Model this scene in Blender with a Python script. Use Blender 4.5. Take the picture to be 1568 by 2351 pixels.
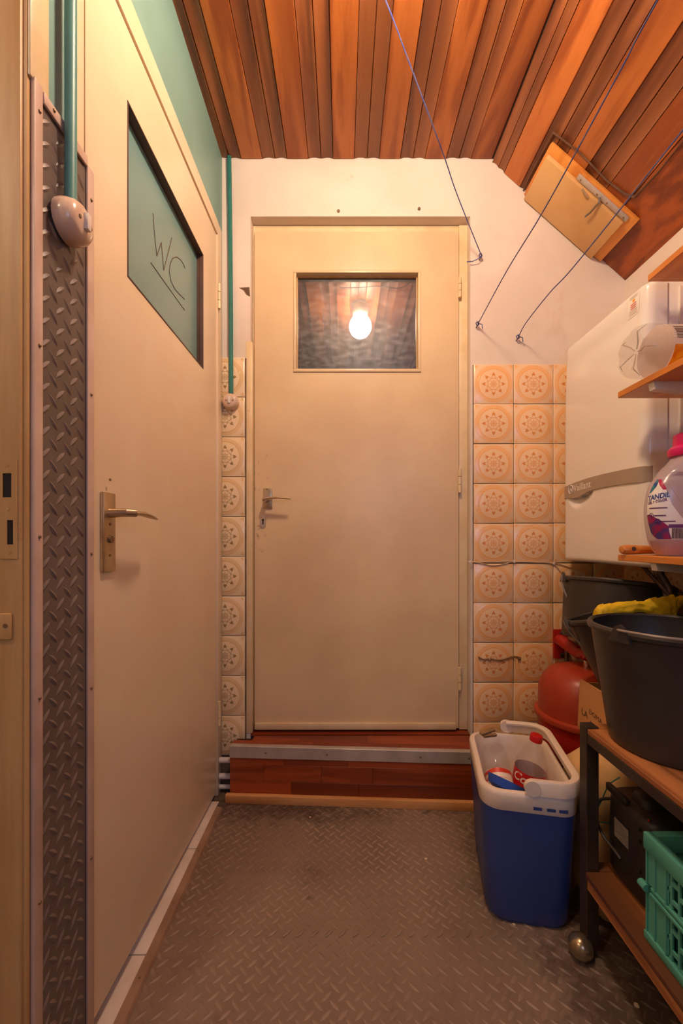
import bpy, bmesh, math, random
from mathutils import Matrix, Vector, noise as mnoise
random.seed(7)
for o in list(bpy.data.objects): bpy.data.objects.remove(o)
scene = bpy.context.scene
col = scene.collection
PI = math.pi

# ------------------------------------------------------------ camera, light, exposure
F, CX, HY, H = 940.0, 787.0, 1240.0, 0.95       # focal length (px), vanishing point, camera height
cd = bpy.data.cameras.new('camera'); cam = bpy.data.objects.new('camera', cd); col.objects.link(cam)
cam.location = (0, 0, H); cam.rotation_euler = (PI/2, 0, 0)
cd.sensor_fit = 'HORIZONTAL'; cd.sensor_width = 36; cd.lens = 36*F/1568
cd.shift_x = -(CX-784)/1568; cd.shift_y = (HY-1175.5)/1568
cd.clip_start = 0.02
scene.camera = cam
w = bpy.data.worlds.new('world'); scene.world = w; w.use_nodes = True
w.node_tree.nodes['Background'].inputs[0].default_value = (0.45, 0.55, 0.9, 1)
w.node_tree.nodes['Background'].inputs[1].default_value = 0.02
al = bpy.data.lights.new('window_daylight', 'AREA'); alo = bpy.data.objects.new('window_daylight', al); col.objects.link(alo)
al.shape = 'RECTANGLE'; al.size = 0.7; al.size_y = 0.8; al.energy = 5; al.color = (0.42, 0.55, 1.0)
alo.location = (0.45, -1.36, 1.55); alo.rotation_euler = (PI/2, 0, 0)
LAMP_STRENGTH = 105
LAMP_COLOR = (1.0, 0.74, 0.52, 1)
vs = scene.view_settings
vs.view_transform = 'Standard'; vs.look = 'None'; vs.gamma = 1; vs.use_curve_mapping = False
vs.exposure = 1.0

# ------------------------------------------------------------ pixel helpers (photo pixel -> point on a known plane)
def at(px, py, Y): return Vector(((px-CX)*Y/F, Y, H-(py-HY)*Y/F))
def onx(px, py, X): return at(px, py, X*F/(px-CX))
def onz(px, py, Z): return at(px, py, (H-Z)*F/(py-HY))

# ------------------------------------------------------------ materials
def S(r, g, b):
    f = lambda c: (c/255/12.92) if c/255 <= .04045 else ((c/255+.055)/1.055)**2.4
    return (f(r), f(g), f(b), 1)
class E:
    def __init__(s, nt, k): s.nt, s.k = nt, k
    def _(s, op, *a):
        n = s.nt.nodes.new('ShaderNodeMath'); n.operation = op
        for i, x in enumerate(a):
            if isinstance(x, E): s.nt.links.new(x.k, n.inputs[i])
            else: n.inputs[i].default_value = x
        return E(s.nt, n.outputs[0])
    def __add__(s, o): return s._('ADD', s, o)
    __radd__ = __add__
    def __sub__(s, o): return s._('SUBTRACT', s, o)
    def __rsub__(s, o): return s._('SUBTRACT', o, s)
    def __mul__(s, o): return s._('MULTIPLY', s, o)
    __rmul__ = __mul__
    def __truediv__(s, o): return s._('DIVIDE', s, o)
    def abs(s): return s._('ABSOLUTE', s)
    def cos(s): return s._('COSINE', s)
    def sin(s): return s._('SINE', s)
    def sqrt(s): return s._('SQRT', s)
    def pow(s, p): return s._('POWER', s, p)
    def mod(s, m): return s._('FLOORED_MODULO', s, m)
    def max(s, o): return s._('MAXIMUM', s, o)
    def min(s, o): return s._('MINIMUM', s, o)
    def atan2(s, o): return s._('ARCTAN2', s, o)
    def step(s, a, b):                                   # smooth 0..1 from a to b
        n = s.nt.nodes.new('ShaderNodeMapRange'); n.interpolation_type = 'SMOOTHSTEP'
        s.nt.links.new(s.k, n.inputs[0]); n.inputs[1].default_value = a; n.inputs[2].default_value = b
        return E(s.nt, n.outputs[0])
    def line(s, w): return 1-s.abs().step(w*.4, w)       # thin line where s is near 0
def cmix(nt, fac, a, b, blend='MIX'):
    n = nt.nodes.new('ShaderNodeMix'); n.data_type = 'RGBA'; n.blend_type = blend
    for x, i in ((fac, 0), (a, 6), (b, 7)):
        if isinstance(x, E): nt.links.new(x.k, n.inputs[i])
        else: n.inputs[i].default_value = x
    return E(nt, n.outputs[2])
def newmat(name):
    m = bpy.data.materials.new(name); m.use_nodes = True
    return m, m.node_tree, m.node_tree.nodes['Principled BSDF']
def coords(nt, kind='Object'):
    n = nt.nodes.new('ShaderNodeTexCoord'); return n.outputs[kind]
def mapping(nt, sock, scale, offset=None):
    n = nt.nodes.new('ShaderNodeMapping'); nt.links.new(sock, n.inputs[0]); n.inputs['Scale'].default_value = scale
    if offset is not None: nt.links.new(offset, n.inputs['Location'])
    return n.outputs[0]
def noise(nt, vec, scale, detail=4, rough=.55, dist=0):
    n = nt.nodes.new('ShaderNodeTexNoise'); nt.links.new(vec, n.inputs['Vector'])
    n.inputs['Scale'].default_value = scale; n.inputs['Detail'].default_value = detail
    n.inputs['Roughness'].default_value = rough; n.inputs['Distortion'].default_value = dist
    return E(nt, n.outputs[0])
def bump(nt, p, h, strength, dist=.002):
    n = nt.nodes.new('ShaderNodeBump'); n.inputs['Strength'].default_value = strength; n.inputs['Distance'].default_value = dist
    nt.links.new(h.k, n.inputs['Height']); nt.links.new(n.outputs[0], p.inputs['Normal'])
def setcol(nt, p, c):
    if isinstance(c, E): nt.links.new(c.k, p.inputs['Base Color'])
    else: p.inputs['Base Color'].default_value = c
def pmat(name, c1, c2=None, scale=6, stretch=(1, 1, 1), rough=.5, metal=0, bmp=0, bscale=80, spots=None, spec=.5, coat=0, lo=.35, hi=.65):
    m, nt, p = newmat(name); v = coords(nt)
    p.inputs['Roughness'].default_value = rough; p.inputs['Metallic'].default_value = metal
    p.inputs['Specular IOR Level'].default_value = spec; p.inputs['Coat Weight'].default_value = coat
    c = c1
    if c2: c = cmix(nt, noise(nt, mapping(nt, v, stretch), scale).step(lo, hi), c1, c2)
    for sp in (spots or []):
        sc, ssc, a, b = sp[:4]; st = sp[4] if len(sp) > 4 else (1, 1, 1)
        c = cmix(nt, noise(nt, mapping(nt, v, st), ssc, 5, .65).step(a, b), c, sc)
    setcol(nt, p, c)
    if bmp: bump(nt, p, noise(nt, mapping(nt, v, stretch), bscale, 3), bmp)
    return m
def wood(name, a, b, axis=1, rough=.4, ring=6, grain=60, value=.18, dark=None, coat=0, stretch=1.5):
    m, nt, p = newmat(name); v = coords(nt)
    oi = nt.nodes.new('ShaderNodeObjectInfo'); rnd = E(nt, oi.outputs['Random'])
    cmb = nt.nodes.new('ShaderNodeCombineXYZ')
    for i, k in enumerate((37., 53., 71.)): nt.links.new((rnd*k).k, cmb.inputs[i])
    sc = [1, 1, 1]; sc[axis] = .07*stretch
    mv = mapping(nt, v, sc, cmb.outputs[0])
    n1 = noise(nt, mv, ring, 2, .5, .6)
    rings = ((n1*34).sin()*.5+.5)
    fine = noise(nt, mv, grain*3, 3, .6)
    big = noise(nt, mv, ring*.6, 2)
    c = cmix(nt, (rings*.45+fine*.55).step(.2, .8), a, b)
    if dark: c = cmix(nt, big.step(.5, .72), c, dark)
    val = (rnd*value*2-value+1)
    hs = nt.nodes.new('ShaderNodeHueSaturation'); nt.links.new(c.k, hs.inputs['Color']); nt.links.new(val.k, hs.inputs['Value'])
    nt.links.new(hs.outputs[0], p.inputs['Base Color'])
    p.inputs['Roughness'].default_value = rough; p.inputs['Coat Weight'].default_value = coat; p.inputs['Coat Roughness'].default_value = .25
    bump(nt, p, fine, .12, .001)
    return m
def tilemat(name, orange, cream, dark):
    m, nt, p = newmat(name); sx = nt.nodes.new('ShaderNodeSeparateXYZ'); nt.links.new(coords(nt), sx.inputs[0])
    u = E(nt, sx.outputs[0])*(2/.151); v = E(nt, sx.outputs[2])*(2/.151)
    r = (u*u+v*v).sqrt(); th = v.atan2(u)
    a = (th+PI/8).mod(PI/4)-PI/8
    lx = r*a.cos()-.50; ly = r*a.sin()
    c8 = (th*8).cos()
    lb = ly.abs()-.034; lc = lx+.03
    leaf = (1-(lc*lc+lb*lb).sqrt().step(.042, .058)).max((1-(ly.abs()-(.072-lx*.62)).step(-.02, .012))*lx.step(-.04, -.02))
    leaf = leaf*(1-lx.step(.10, .14))
    vine = (r-(.385+.06*c8)).line(.028)*.75
    scal = (r-(.60+.055*c8)).line(.06)*.22
    inner = (r-.29).line(.026)*.7
    flower = (1-(r-(.17+.06*c8)).step(-.03, .03))*.62*(.55+.45*((r*60).sin()*.5+.5))
    ring = (r-.85).line(.17)*.55+(r-.775).line(.024)*.35
    ray = (1-(r-.70).abs().step(.02, .05))*((th*8).cos()*-1).step(.75, .95)*.35
    au = u.abs(); av = v.abs()
    dc = (((1-au)*(1-au)+(1-av)*(1-av))).sqrt()
    cor = (1-dc.step(.08, .36))*.85
    tint = noise(nt, coords(nt), 14, 2).step(.3, .8)*.18+.10
    f1 = tint.max(ring).max(scal).max(cor).max(ray)
    f2 = leaf.max(vine).max(inner).max(flower)
    edge = au.max(av).step(.945, .965)
    c = cmix(nt, f1*(1-edge), cream, orange); c = cmix(nt, f2*.85, c, dark)
    setcol(nt, p, c)
    p.inputs['Roughness'].default_value = .22
    bump(nt, p, (scal+ring+leaf*.4-vine*.6-inner*.6)-edge*.3, .35, .002)
    return m
def glassmat(name, tint, gloss=.12, rough=.03, dust=0.0):
    m = bpy.data.materials.new(name); m.use_nodes = True; nt = m.node_tree
    for n in list(nt.nodes): nt.nodes.remove(n)
    out = nt.nodes.new('ShaderNodeOutputMaterial'); tr = nt.nodes.new('ShaderNodeBsdfTransparent'); tr.inputs[0].default_value = tint
    gl = nt.nodes.new('ShaderNodeBsdfGlossy'); gl.inputs['Roughness'].default_value = rough
    fr = nt.nodes.new('ShaderNodeFresnel'); fr.inputs[0].default_value = 1.5
    mx = nt.nodes.new('ShaderNodeMixShader'); f = E(nt, fr.outputs[0])+gloss
    nt.links.new(f.k, mx.inputs[0]); nt.links.new(tr.outputs[0], mx.inputs[1]); nt.links.new(gl.outputs[0], mx.inputs[2])
    last = mx
    if dust:
        g2 = nt.nodes.new('ShaderNodeBsdfGlossy'); g2.inputs['Roughness'].default_value = .42
        m2 = nt.nodes.new('ShaderNodeMixShader')
        nv = noise(nt, mapping(nt, coords(nt), (1, 1, 2.5)), 30, 5, .7).step(.35, .8)*dust+dust*.6
        nt.links.new(nv.k, m2.inputs[0]); nt.links.new(mx.outputs[0], m2.inputs[1]); nt.links.new(g2.outputs[0], m2.inputs[2]); last = m2
    nt.links.new(last.outputs[0], out.inputs[0])
    return m
def plastic_clear(name, c, alpha, rough=.15):
    m, nt, p = newmat(name); p.inputs['Base Color'].default_value = c; p.inputs['Alpha'].default_value = alpha
    p.inputs['Roughness'].default_value = rough; p.inputs['Specular IOR Level'].default_value = .9
    return m
MT = {}
MT['plaster'] = pmat('plaster', S(230, 217, 204), S(220, 205, 190), 3, rough=.75, bmp=.35, bscale=28, spots=[(S(196, 168, 140), 5, .66, .8)])
MT['teal'] = pmat('teal_paint', S(126, 164, 156), S(118, 156, 148), 4, rough=.42, bmp=.1, bscale=40)
MT['teal_panel'] = pmat('teal_panel', S(116, 152, 150), S(108, 145, 143), 3, rough=.3)
MT['teal_pipe'] = pmat('teal_pipe', S(92, 150, 144), S(84, 140, 134), 10, rough=.4)
MT['teal_pipe2'] = pmat('teal_pipe_dark', S(50, 124, 114), S(44, 112, 104), 10, rough=.35)
MT['cream'] = pmat('cream_gloss_paint', S(232, 212, 182), S(226, 203, 170), 3, rough=.3, spots=[(S(150, 105, 70), 16, .73, .8)], bmp=.04, bscale=30)
MT['cream_frame'] = pmat('cream_frame_paint', S(232, 210, 168), S(222, 196, 150), 9, rough=.35, bmp=.15, bscale=40, spots=[(S(160, 110, 62), 22, .68, .78)])
MT['door_far'] = pmat('door_paint', S(226, 200, 158), S(216, 188, 148), 3, rough=.35, spots=[(S(140, 92, 52), 18, .73, .82)], bmp=.05, bscale=50)
MT['jamb'] = pmat('jamb_wood_paint', S(205, 166, 112), S(190, 146, 92), 5, (6, 6, .5), rough=.45, spots=[(S(150, 104, 60), 9, .66, .8)], bmp=.1, bscale=60)
MT['bead'] = pmat('dark_bead', S(92, 66, 54), S(78, 56, 48), 20, rough=.5)
MT['grout'] = pmat('grout', S(128, 104, 82), S(100, 80, 62), 30, rough=.9)
MT['tile_o'] = tilemat('tile_orange', S(246, 170, 84), S(246, 216, 176), S(222, 130, 44))
MT['tile_g'] = tilemat('tile_olive', S(214, 172, 106), S(242, 222, 186), S(140, 108, 52))
MT['plank_l'] = wood('ceiling_light_wood', S(182, 104, 46), S(136, 66, 25), 1, .42, 6, 40, .10, S(130, 66, 28))
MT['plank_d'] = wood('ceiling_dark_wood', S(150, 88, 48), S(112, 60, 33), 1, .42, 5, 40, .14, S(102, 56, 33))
MT['veneer'] = wood('ceiling_veneer', S(164, 82, 30), S(116, 52, 20), 1, .42, 7, 30, .05, S(82, 38, 18), stretch=5)
MT['ceil_back'] = pmat('ceiling_backing', S(60, 34, 22), rough=.8)
MT['lam'] = wood('laminate', S(164, 74, 32), S(128, 52, 22), 0, .32, 7, 60, .2, S(100, 40, 18))
MT['rawwood'] = wood('raw_pine', S(226, 168, 106), S(200, 136, 76), 0, .6, 6, 40, .05)
MT['alu'] = pmat('aluminium', S(196, 186, 178), S(178, 168, 160), 12, rough=.42, metal=.35, spots=[(S(120, 104, 90), 30, .68, .8)])
MT['alu_paint'] = pmat('painted_trim', S(206, 180, 164), S(192, 164, 148), 10, rough=.4)
MT['edge_brown'] = pmat('edge_strip_brown', S(164, 132, 108), S(146, 114, 92), 10, rough=.4)
MT['brass'] = pmat('satin_metal', S(206, 188, 158), S(180, 156, 124), 14, rough=.32, metal=.9)
MT['steel'] = pmat('grey_steel', S(150, 140, 130), S(112, 98, 86), 20, rough=.4, metal=.8)
MT['dark'] = pmat('dark_void', S(28, 20, 16), rough=.8)
MT['screw'] = pmat('screw_metal', S(140, 112, 84), rough=.5, metal=.6)
MT['mat'] = pmat('rubber_tread', S(142, 120, 103), S(126, 105, 90), 2.5, rough=.52, bmp=.1, bscale=200,
                 spots=[(S(74, 58, 48), 2.2, .56, .74), (S(60, 46, 38), 11, .66, .8)], spec=.4)
MT['tread'] = pmat('tread_worn', S(156, 132, 113), S(138, 115, 98), 6, rough=.5, spots=[(S(96, 78, 66), 2.2, .58, .76)], spec=.5)
MT['treadw'] = pmat('tread_wall_worn', S(126, 110, 101), S(114, 99, 90), 6, rough=.45, spec=.5)
MT['matw'] = pmat('rubber_tread_wall', S(112, 98, 90), S(100, 86, 78), 3, rough=.42, bmp=.08, bscale=200, spec=.5)
MT['bakelite'] = pmat('bakelite', S(218, 190, 166), S(204, 174, 148), 10, rough=.22, spots=[(S(140, 96, 56), 24, .68, .8)])
MT['marble'] = pmat('white_marble_tile', S(236, 224, 210), S(222, 206, 190), 8, rough=.3, spots=[(S(150, 128, 108), 12, .68, .8)])
MT['white'] = pmat('white_enamel', S(236, 230, 222), S(232, 225, 216), 2, rough=.16)
MT['white2'] = pmat('white_plastic', S(226, 216, 206), S(220, 208, 198), 6, rough=.35)
MT['greyband'] = pmat('grey_band', S(170, 152, 134), S(164, 146, 128), 5, rough=.35)
MT['chrome'] = pmat('chrome', S(230, 224, 214), rough=.12, metal=1)
MT['shelf'] = wood('beech_shelf', S(226, 150, 70), S(206, 124, 50), 1, .35, 6, 40, .04)
MT['shelfu'] = pmat('shelf_underside', S(176, 110, 66), S(160, 96, 56), 5, rough=.5)
MT['bracket'] = pmat('bracket_white', S(222, 216, 210), rough=.35)
MT['black'] = pmat('black_plastic', S(58, 52, 48), S(50, 44, 41), 8, rough=.38)
MT['black2'] = pmat('black_matt_plastic', S(44, 38, 36), S(36, 31, 30), 20, rough=.5, bmp=.1, bscale=300)
MT['wire'] = pmat('wire_grey', S(156, 148, 140), rough=.35, metal=.6)
MT['red'] = pmat('red_paint', S(180, 36, 24), S(168, 30, 20), 5, rough=.28)
MT['red2'] = pmat('orange_red_paint', S(174, 66, 40), S(164, 52, 30), 3, rough=.34)
MT['carton'] = pmat('carton', S(206, 148, 90), S(196, 138, 82), 6, rough=.7)
MT['ink'] = pmat('ink', S(70, 48, 40), rough=.7)
MT['yellow'] = pmat('yellow_rubber', S(226, 186, 10), S(206, 164, 4), 12, rough=.6, bmp=.4, bscale=60)
MT['blue'] = pmat('blue_plastic', S(48, 72, 136), S(43, 64, 124), 3, rough=.4, spots=[(S(120, 116, 140), 9, .76, .84, (1, 1, 3))])
MT['blue2'] = pmat('blue_plastic_light', S(44, 84, 176), rough=.35)
MT['cooler_w'] = pmat('cooler_white', S(236, 220, 204), S(228, 210, 192), 6, rough=.4)
MT['pet'] = plastic_clear('clear_pet', S(186, 172, 162), .15, .06)
MT['label_red'] = pmat('label_red', S(206, 24, 28), rough=.35)
MT['label_white'] = pmat('label_white', S(240, 234, 226), rough=.4)
def film(name, c):
    m = bpy.data.materials.new(name); m.use_nodes = True; nt = m.node_tree; p = nt.nodes['Principled BSDF']; p.inputs['Base Color'].default_value = c; p.inputs['Roughness'].default_value = .4
    t = nt.nodes.new('ShaderNodeBsdfTranslucent'); t.inputs[0].default_value = c; mx = nt.nodes.new('ShaderNodeMixShader'); mx.inputs[0].default_value = .55
    nt.links.new(p.outputs[0], mx.inputs[1]); nt.links.new(t.outputs[0], mx.inputs[2]); nt.links.new(mx.outputs[0], nt.nodes['Material Output'].inputs[0]); return m
MT['film'] = film('label_film', S(240, 232, 224))
MT['crease'] = plastic_clear('pet_crease', S(176, 148, 122), .38, .1)
MT['label_mix'] = pmat('label_red_white', S(222, 66, 40), S(240, 226, 210), 3, (1, 1, 30), rough=.4, lo=.45, hi=.5)
MT['cap_red'] = pmat('cap_red', S(196, 18, 22), rough=.35)
MT['peg'] = pmat('peg_wood', S(160, 124, 84), S(126, 94, 60), 20, rough=.7)
MT['frame_dark'] = pmat('dark_angle_iron', S(74, 62, 52), S(58, 47, 40), 10, rough=.4, metal=.35)
MT['trolley_wood'] = wood('trolley_wood', S(198, 130, 76), S(156, 94, 52), 1, .4, 8, 40, .06, S(96, 58, 34))
MT['caster'] = pmat('caster_metal', S(206, 190, 160), S(170, 146, 112), 14, rough=.25, metal=.85)
MT['sack'] = pmat('sack_cloth', S(214, 178, 124), S(192, 152, 98), 7, rough=.85, bmp=.4, bscale=40)
MT['string'] = pmat('teal_string', S(64, 130, 116), rough=.8)
MT['cord_blue'] = pmat('clothesline', S(64, 78, 150), S(90, 96, 140), 40, rough=.5)
MT['cord_cream'] = pmat('cream_cable', S(222, 190, 146), rough=.5)
MT['crate'] = pmat('crate_teal', S(92, 174, 156), S(82, 162, 144), 6, rough=.42, spots=[(S(112, 128, 100), 10, .7, .82)])
MT['grey_label'] = pmat('grey_sticker', S(150, 142, 134), S(120, 112, 106), 60, (1, 1, 6), rough=.4)
MT['pink'] = pmat('pink_cap', S(226, 30, 112), S(210, 26, 96), 6, rough=.3)
MT['bottle'] = plastic_clear('milky_plastic', S(214, 196, 200), .52, .25)
MT['liquid'] = pmat('pink_liquid', S(196, 48, 62), rough=.25)
MT['lab_purple'] = pmat('label_purple', S(74, 56, 118), S(150, 28, 84), 60, rough=.35, lo=.42, hi=.55)
MT['lab_teal'] = pmat('label_teal', S(28, 134, 140), S(34, 70, 140), 45, rough=.35, lo=.45, hi=.55)
MT['lab_pink'] = pmat('label_pink', S(180, 26, 84), rough=.35)
MT['lab_blue'] = pmat('label_blue', S(38, 62, 142), rough=.35)
MT['lab_violet'] = pmat('label_violet', S(96, 40, 104), rough=.35)
MT['lab_yellow'] = pmat('label_yellow', S(240, 188, 20), S(232, 132, 24), 40, rough=.35)
MT['lab_orange'] = pmat('label_orange', S(214, 76, 34), rough=.4)
MT['hatch'] = pmat('hatch_board', S(214, 170, 112), S(206, 158, 98), 4, rough=.35)
MT['putty'] = pmat('brown_putty', S(92, 62, 42), S(116, 84, 60), 20, rough=.6)
MT['brownboard'] = pmat('brown_board', S(112, 70, 44), S(92, 56, 36), 5, rough=.6)
MT['scrap'] = pmat('pale_scrap', S(226, 200, 170), rough=.8)
MT['pane'] = glassmat('dark_pane', (.30, .30, .34, 1), .15, .015, .075)
MT['winglass'] = glassmat('window_glass', (.97, .98, 1, 1), .0, .01)
m, nt, p = newmat('lamp_glow'); p.inputs['Emission Color'].default_value = LAMP_COLOR; p.inputs['Emission Strength'].default_value = LAMP_STRENGTH
MT['glow'] = m
m, nt, p = newmat('fill_lamp_glow'); p.inputs['Emission Color'].default_value = LAMP_COLOR; p.inputs['Emission Strength'].default_value = LAMP_STRENGTH*.55
MT['glow_fill'] = m

def grime_and_shade(mname, colr, fn):
    nt = MT[mname].node_tree; p = nt.nodes['Principled BSDF']; sx = nt.nodes.new('ShaderNodeSeparateXYZ'); v = coords(nt); nt.links.new(v, sx.inputs[0])
    x, y, z = [E(nt, o_) for o_ in sx.outputs]
    f = fn(nt, v, x, y, z)
    lk = [l for l in nt.links if l.to_socket == p.inputs['Base Color']][0]
    c = cmix(nt, f, E(nt, lk.from_socket), colr); nt.links.new(c.k, p.inputs['Base Color'])
def smudges(nt, v, x, y, z):
    n_ = noise(nt, mapping(nt, v, (1.0, 1, .5)), 10, 6, .7)
    a = 1-(((x-.56)*1.0)*((x-.56)*1.0)+(z-1.80)*(z-1.80)).sqrt().step(.06, .34)
    return (n_*.8+a*.16).step(.54, .8)*a*.35
grime_and_shade('plaster', S(190, 154, 120), smudges)
# finger marks round the lock of the far door (local: x from the door centre, z from the step)
def lockmarks(nt, v, x, y, z):
    n_ = noise(nt, mapping(nt, v, (1, 1, .6)), 55, 5, .7); g_ = noise(nt, v, 9, 4)
    a = 1-(x+.405).abs().step(.01, .13); b = 1-(z-.88).abs().step(.12, .42)
    return (n_+g_*.25+a*b*.16).step(.82, .95)*a*b*.55
grime_and_shade('door_far', S(110, 66, 34), lockmarks)
# dirt along the step; dirt and painted-in shade by the cool box and trolley (floor local: x from x=-.05, y from mid-room)
def floor_dirt_shade(nt, v, x, y, z):
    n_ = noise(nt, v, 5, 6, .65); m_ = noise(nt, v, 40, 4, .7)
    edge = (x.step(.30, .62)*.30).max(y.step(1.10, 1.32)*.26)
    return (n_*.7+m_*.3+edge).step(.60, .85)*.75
grime_and_shade('mat', S(66, 50, 40), floor_dirt_shade)
grime_and_shade('tread', S(72, 55, 44), floor_dirt_shade)

# ------------------------------------------------------------ mesh builder
ROOT = {}
def tag(o, label=None, cat=None, group=None, kind=None):
    for k, v in (('label', label), ('category', cat), ('group', group), ('kind', kind)):
        if v: o[k] = v
    return o
def thing(name, label, cat, loc=(0, 0, 0), rotz=0, group=None, kind=None, M=None):
    o = bpy.data.objects.new(name, None); col.objects.link(o); o.empty_display_size = .05
    M = M or (Matrix.Translation(loc) @ Matrix.Rotation(rotz, 4, 'Z'))
    o.matrix_world = M; ROOT[o] = M.copy()
    return tag(o, label, cat, group, kind)
def zframe(origin, zdir, xhint=(1, 0, 0)):
    z = Vector(zdir).normalized(); x = Vector(xhint); x = (x-z*x.dot(z)).normalized(); y = z.cross(x)
    return Matrix(((x.x, y.x, z.x, origin[0]), (x.y, y.y, z.y, origin[1]), (x.z, y.z, z.z, origin[2]), (0, 0, 0, 1)))
class MB:
    def __init__(s): s.v = []; s.f = []
    def add(s, vs_, fs, M=None):
        b = len(s.v)
        for p_ in vs_: s.v.append((M @ Vector(p_)) if M else Vector(p_))
        s.f += [[b+i for i in f] for f in fs]; return s
    def box(s, x0, x1, y0, y1, z0, z1, bev=0, seg=2, M=None):
        if x0 > x1: x0, x1 = x1, x0
        if y0 > y1: y0, y1 = y1, y0
        if z0 > z1: z0, z1 = z1, z0
        bm = bmesh.new(); bmesh.ops.create_cube(bm, size=1)
        for v in bm.verts: v.co = Vector((x0+(v.co.x+.5)*(x1-x0), y0+(v.co.y+.5)*(y1-y0), z0+(v.co.z+.5)*(z1-z0)))
        if bev: bmesh.ops.bevel(bm, geom=list(bm.edges), offset=min(bev, .45*min(x1-x0, y1-y0, z1-z0)), segments=seg, affect='EDGES', profile=.5)
        bm.verts.index_update()
        s.add([v.co.copy() for v in bm.verts], [[v.index for v in f.verts] for f in bm.faces], M); bm.free(); return s
    def prism(s, poly, axis, a0, a1, M=None):
        def P(p_, a): return {'x': (a, p_[0], p_[1]), 'y': (p_[0], a, p_[1]), 'z': (p_[0], p_[1], a)}[axis]
        n = len(poly); vs_ = [P(p_, a0) for p_ in poly]+[P(p_, a1) for p_ in poly]
        fs = [list(range(n))[::-1], list(range(n, 2*n))]+[[i, (i+1) % n, n+(i+1) % n, n+i] for i in range(n)]
        return s.add(vs_, fs, M)
    def loft(s, rings, cap0=True, cap1=True, M=None, closed=False):
        n = len(rings[0]); vs_ = [p_ for r in rings for p_ in r]; fs = []
        k = len(rings)
        for j in range(k if closed else k-1):
            for i in range(n):
                a, b = j*n, ((j+1) % k)*n
                fs.append([a+i, a+(i+1) % n, b+(i+1) % n, b+i])
        if not closed and cap0: fs.append(list(range(n))[::-1])
        if not closed and cap1: fs.append([(k-1)*n+i for i in range(n)])
        return s.add(vs_, fs, M)
    def lathe(s, prof, n=32, M=None, cap0=True, cap1=True, closed=False):
        return s.loft([[(r*math.cos(2*PI*i/n), r*math.sin(2*PI*i/n), z) for i in range(n)] for r, z in prof], cap0, cap1, M, closed)
    def tube(s, pts, r, n=8, M=None, flat=1):
        pts = [Vector(p_) for p_ in pts]; rings = []; prev = None
        for i, p_ in enumerate(pts):
            t = (pts[min(i+1, len(pts)-1)]-pts[max(i-1, 0)]).normalized()
            if prev is None: up = Vector((0, 0, 1)) if abs(t.z) < .9 else Vector((0, 1, 0)); x = t.cross(up).normalized()
            else: x = (prev-t*prev.dot(t)).normalized()
            prev = x; y = t.cross(x); rr = r[i] if isinstance(r, (list, tuple)) else r
            rings.append([p_+x*math.cos(2*PI*k/n)*rr+y*math.sin(2*PI*k/n)*rr*flat for k in range(n)])
        return s.loft(rings, M=M)
    def cyl(s, a, b, r, n=16, r2=None):
        return s.tube([a, b], [r, r2 if r2 is not None else r], n)
    def ball(s, c, r, n=16, m=10, sc=(1, 1, 1), M=None):
        pr = [(max(r*math.sin(PI*j/m), 1e-4), -r*math.cos(PI*j/m)) for j in range(m+1)]
        T = Matrix.Translation(c) @ Matrix.Diagonal((*sc, 1))
        return s.lathe(pr, n, (M @ T) if M else T)
    def build(s, name, mat, parent=None, local=False, smooth=30, label=None, cat=None, group=None, kind=None, mesh_only=False):
        vs_ = s.v; loc = Vector((0, 0, 0))
        if parent is not None:
            if not local: inv = ROOT[parent].inverted(); vs_ = [inv @ p_ for p_ in vs_]
        elif not mesh_only and not local:
            xs = [p_.x for p_ in vs_]; ys = [p_.y for p_ in vs_]; zs = [p_.z for p_ in vs_]
            loc = Vector(((min(xs)+max(xs))/2, (min(ys)+max(ys))/2, min(zs))); vs_ = [p_-loc for p_ in vs_]
        me = bpy.data.meshes.new(name); me.from_pydata([tuple(p_) for p_ in vs_], [], s.f)
        bm = bmesh.new(); bm.from_mesh(me); bmesh.ops.recalc_face_normals(bm, faces=list(bm.faces)); bm.to_mesh(me); bm.free()
        if smooth:
            me.polygons.foreach_set('use_smooth', [True]*len(me.polygons)); me.set_sharp_from_angle(angle=math.radians(smooth))
        me.materials.append(MT[mat] if isinstance(mat, str) else mat)
        if mesh_only: return me
        o = bpy.data.objects.new(name, me); col.objects.link(o)
        if parent is not None: o.parent = parent; ROOT[o] = ROOT[parent]
        else: o.location = loc; ROOT[o] = Matrix.Translation(loc)
        return tag(o, label, cat, group, kind)
def inst(name, me, parent, Mw):                    # an object sharing mesh data, as a child placed in world space
    o = bpy.data.objects.new(name, me); col.objects.link(o); o.parent = parent
    o.matrix_local = ROOT[parent].inverted() @ Mw; ROOT[o] = Mw.copy(); return o
def text(body, size, shear=0, space=1, fat=0):
    c = bpy.data.curves.new('lettering', 'FONT'); c.body = body; c.size = size; c.shear = shear; c.align_x = 'LEFT'; c.space_character = space; c.offset = fat
    c.resolution_u = 3
    o = bpy.data.objects.new('lettering_tmp', c); col.objects.link(o); bpy.context.view_layer.update()
    me = bpy.data.meshes.new_from_object(o.evaluated_get(bpy.context.evaluated_depsgraph_get()))
    r = ([v.co.copy() for v in me.vertices], [list(p_.vertices) for p_ in me.polygons])
    bpy.data.objects.remove(o); bpy.data.meshes.remove(me); return r
def textmap(body, size, fn, **k):                  # lettering laid on a surface by fn(x, y)
    vs_, fs = text(body, size, **k); b = MB(); b.add([fn(p_.x, p_.y) for p_ in vs_], fs); return b
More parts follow.
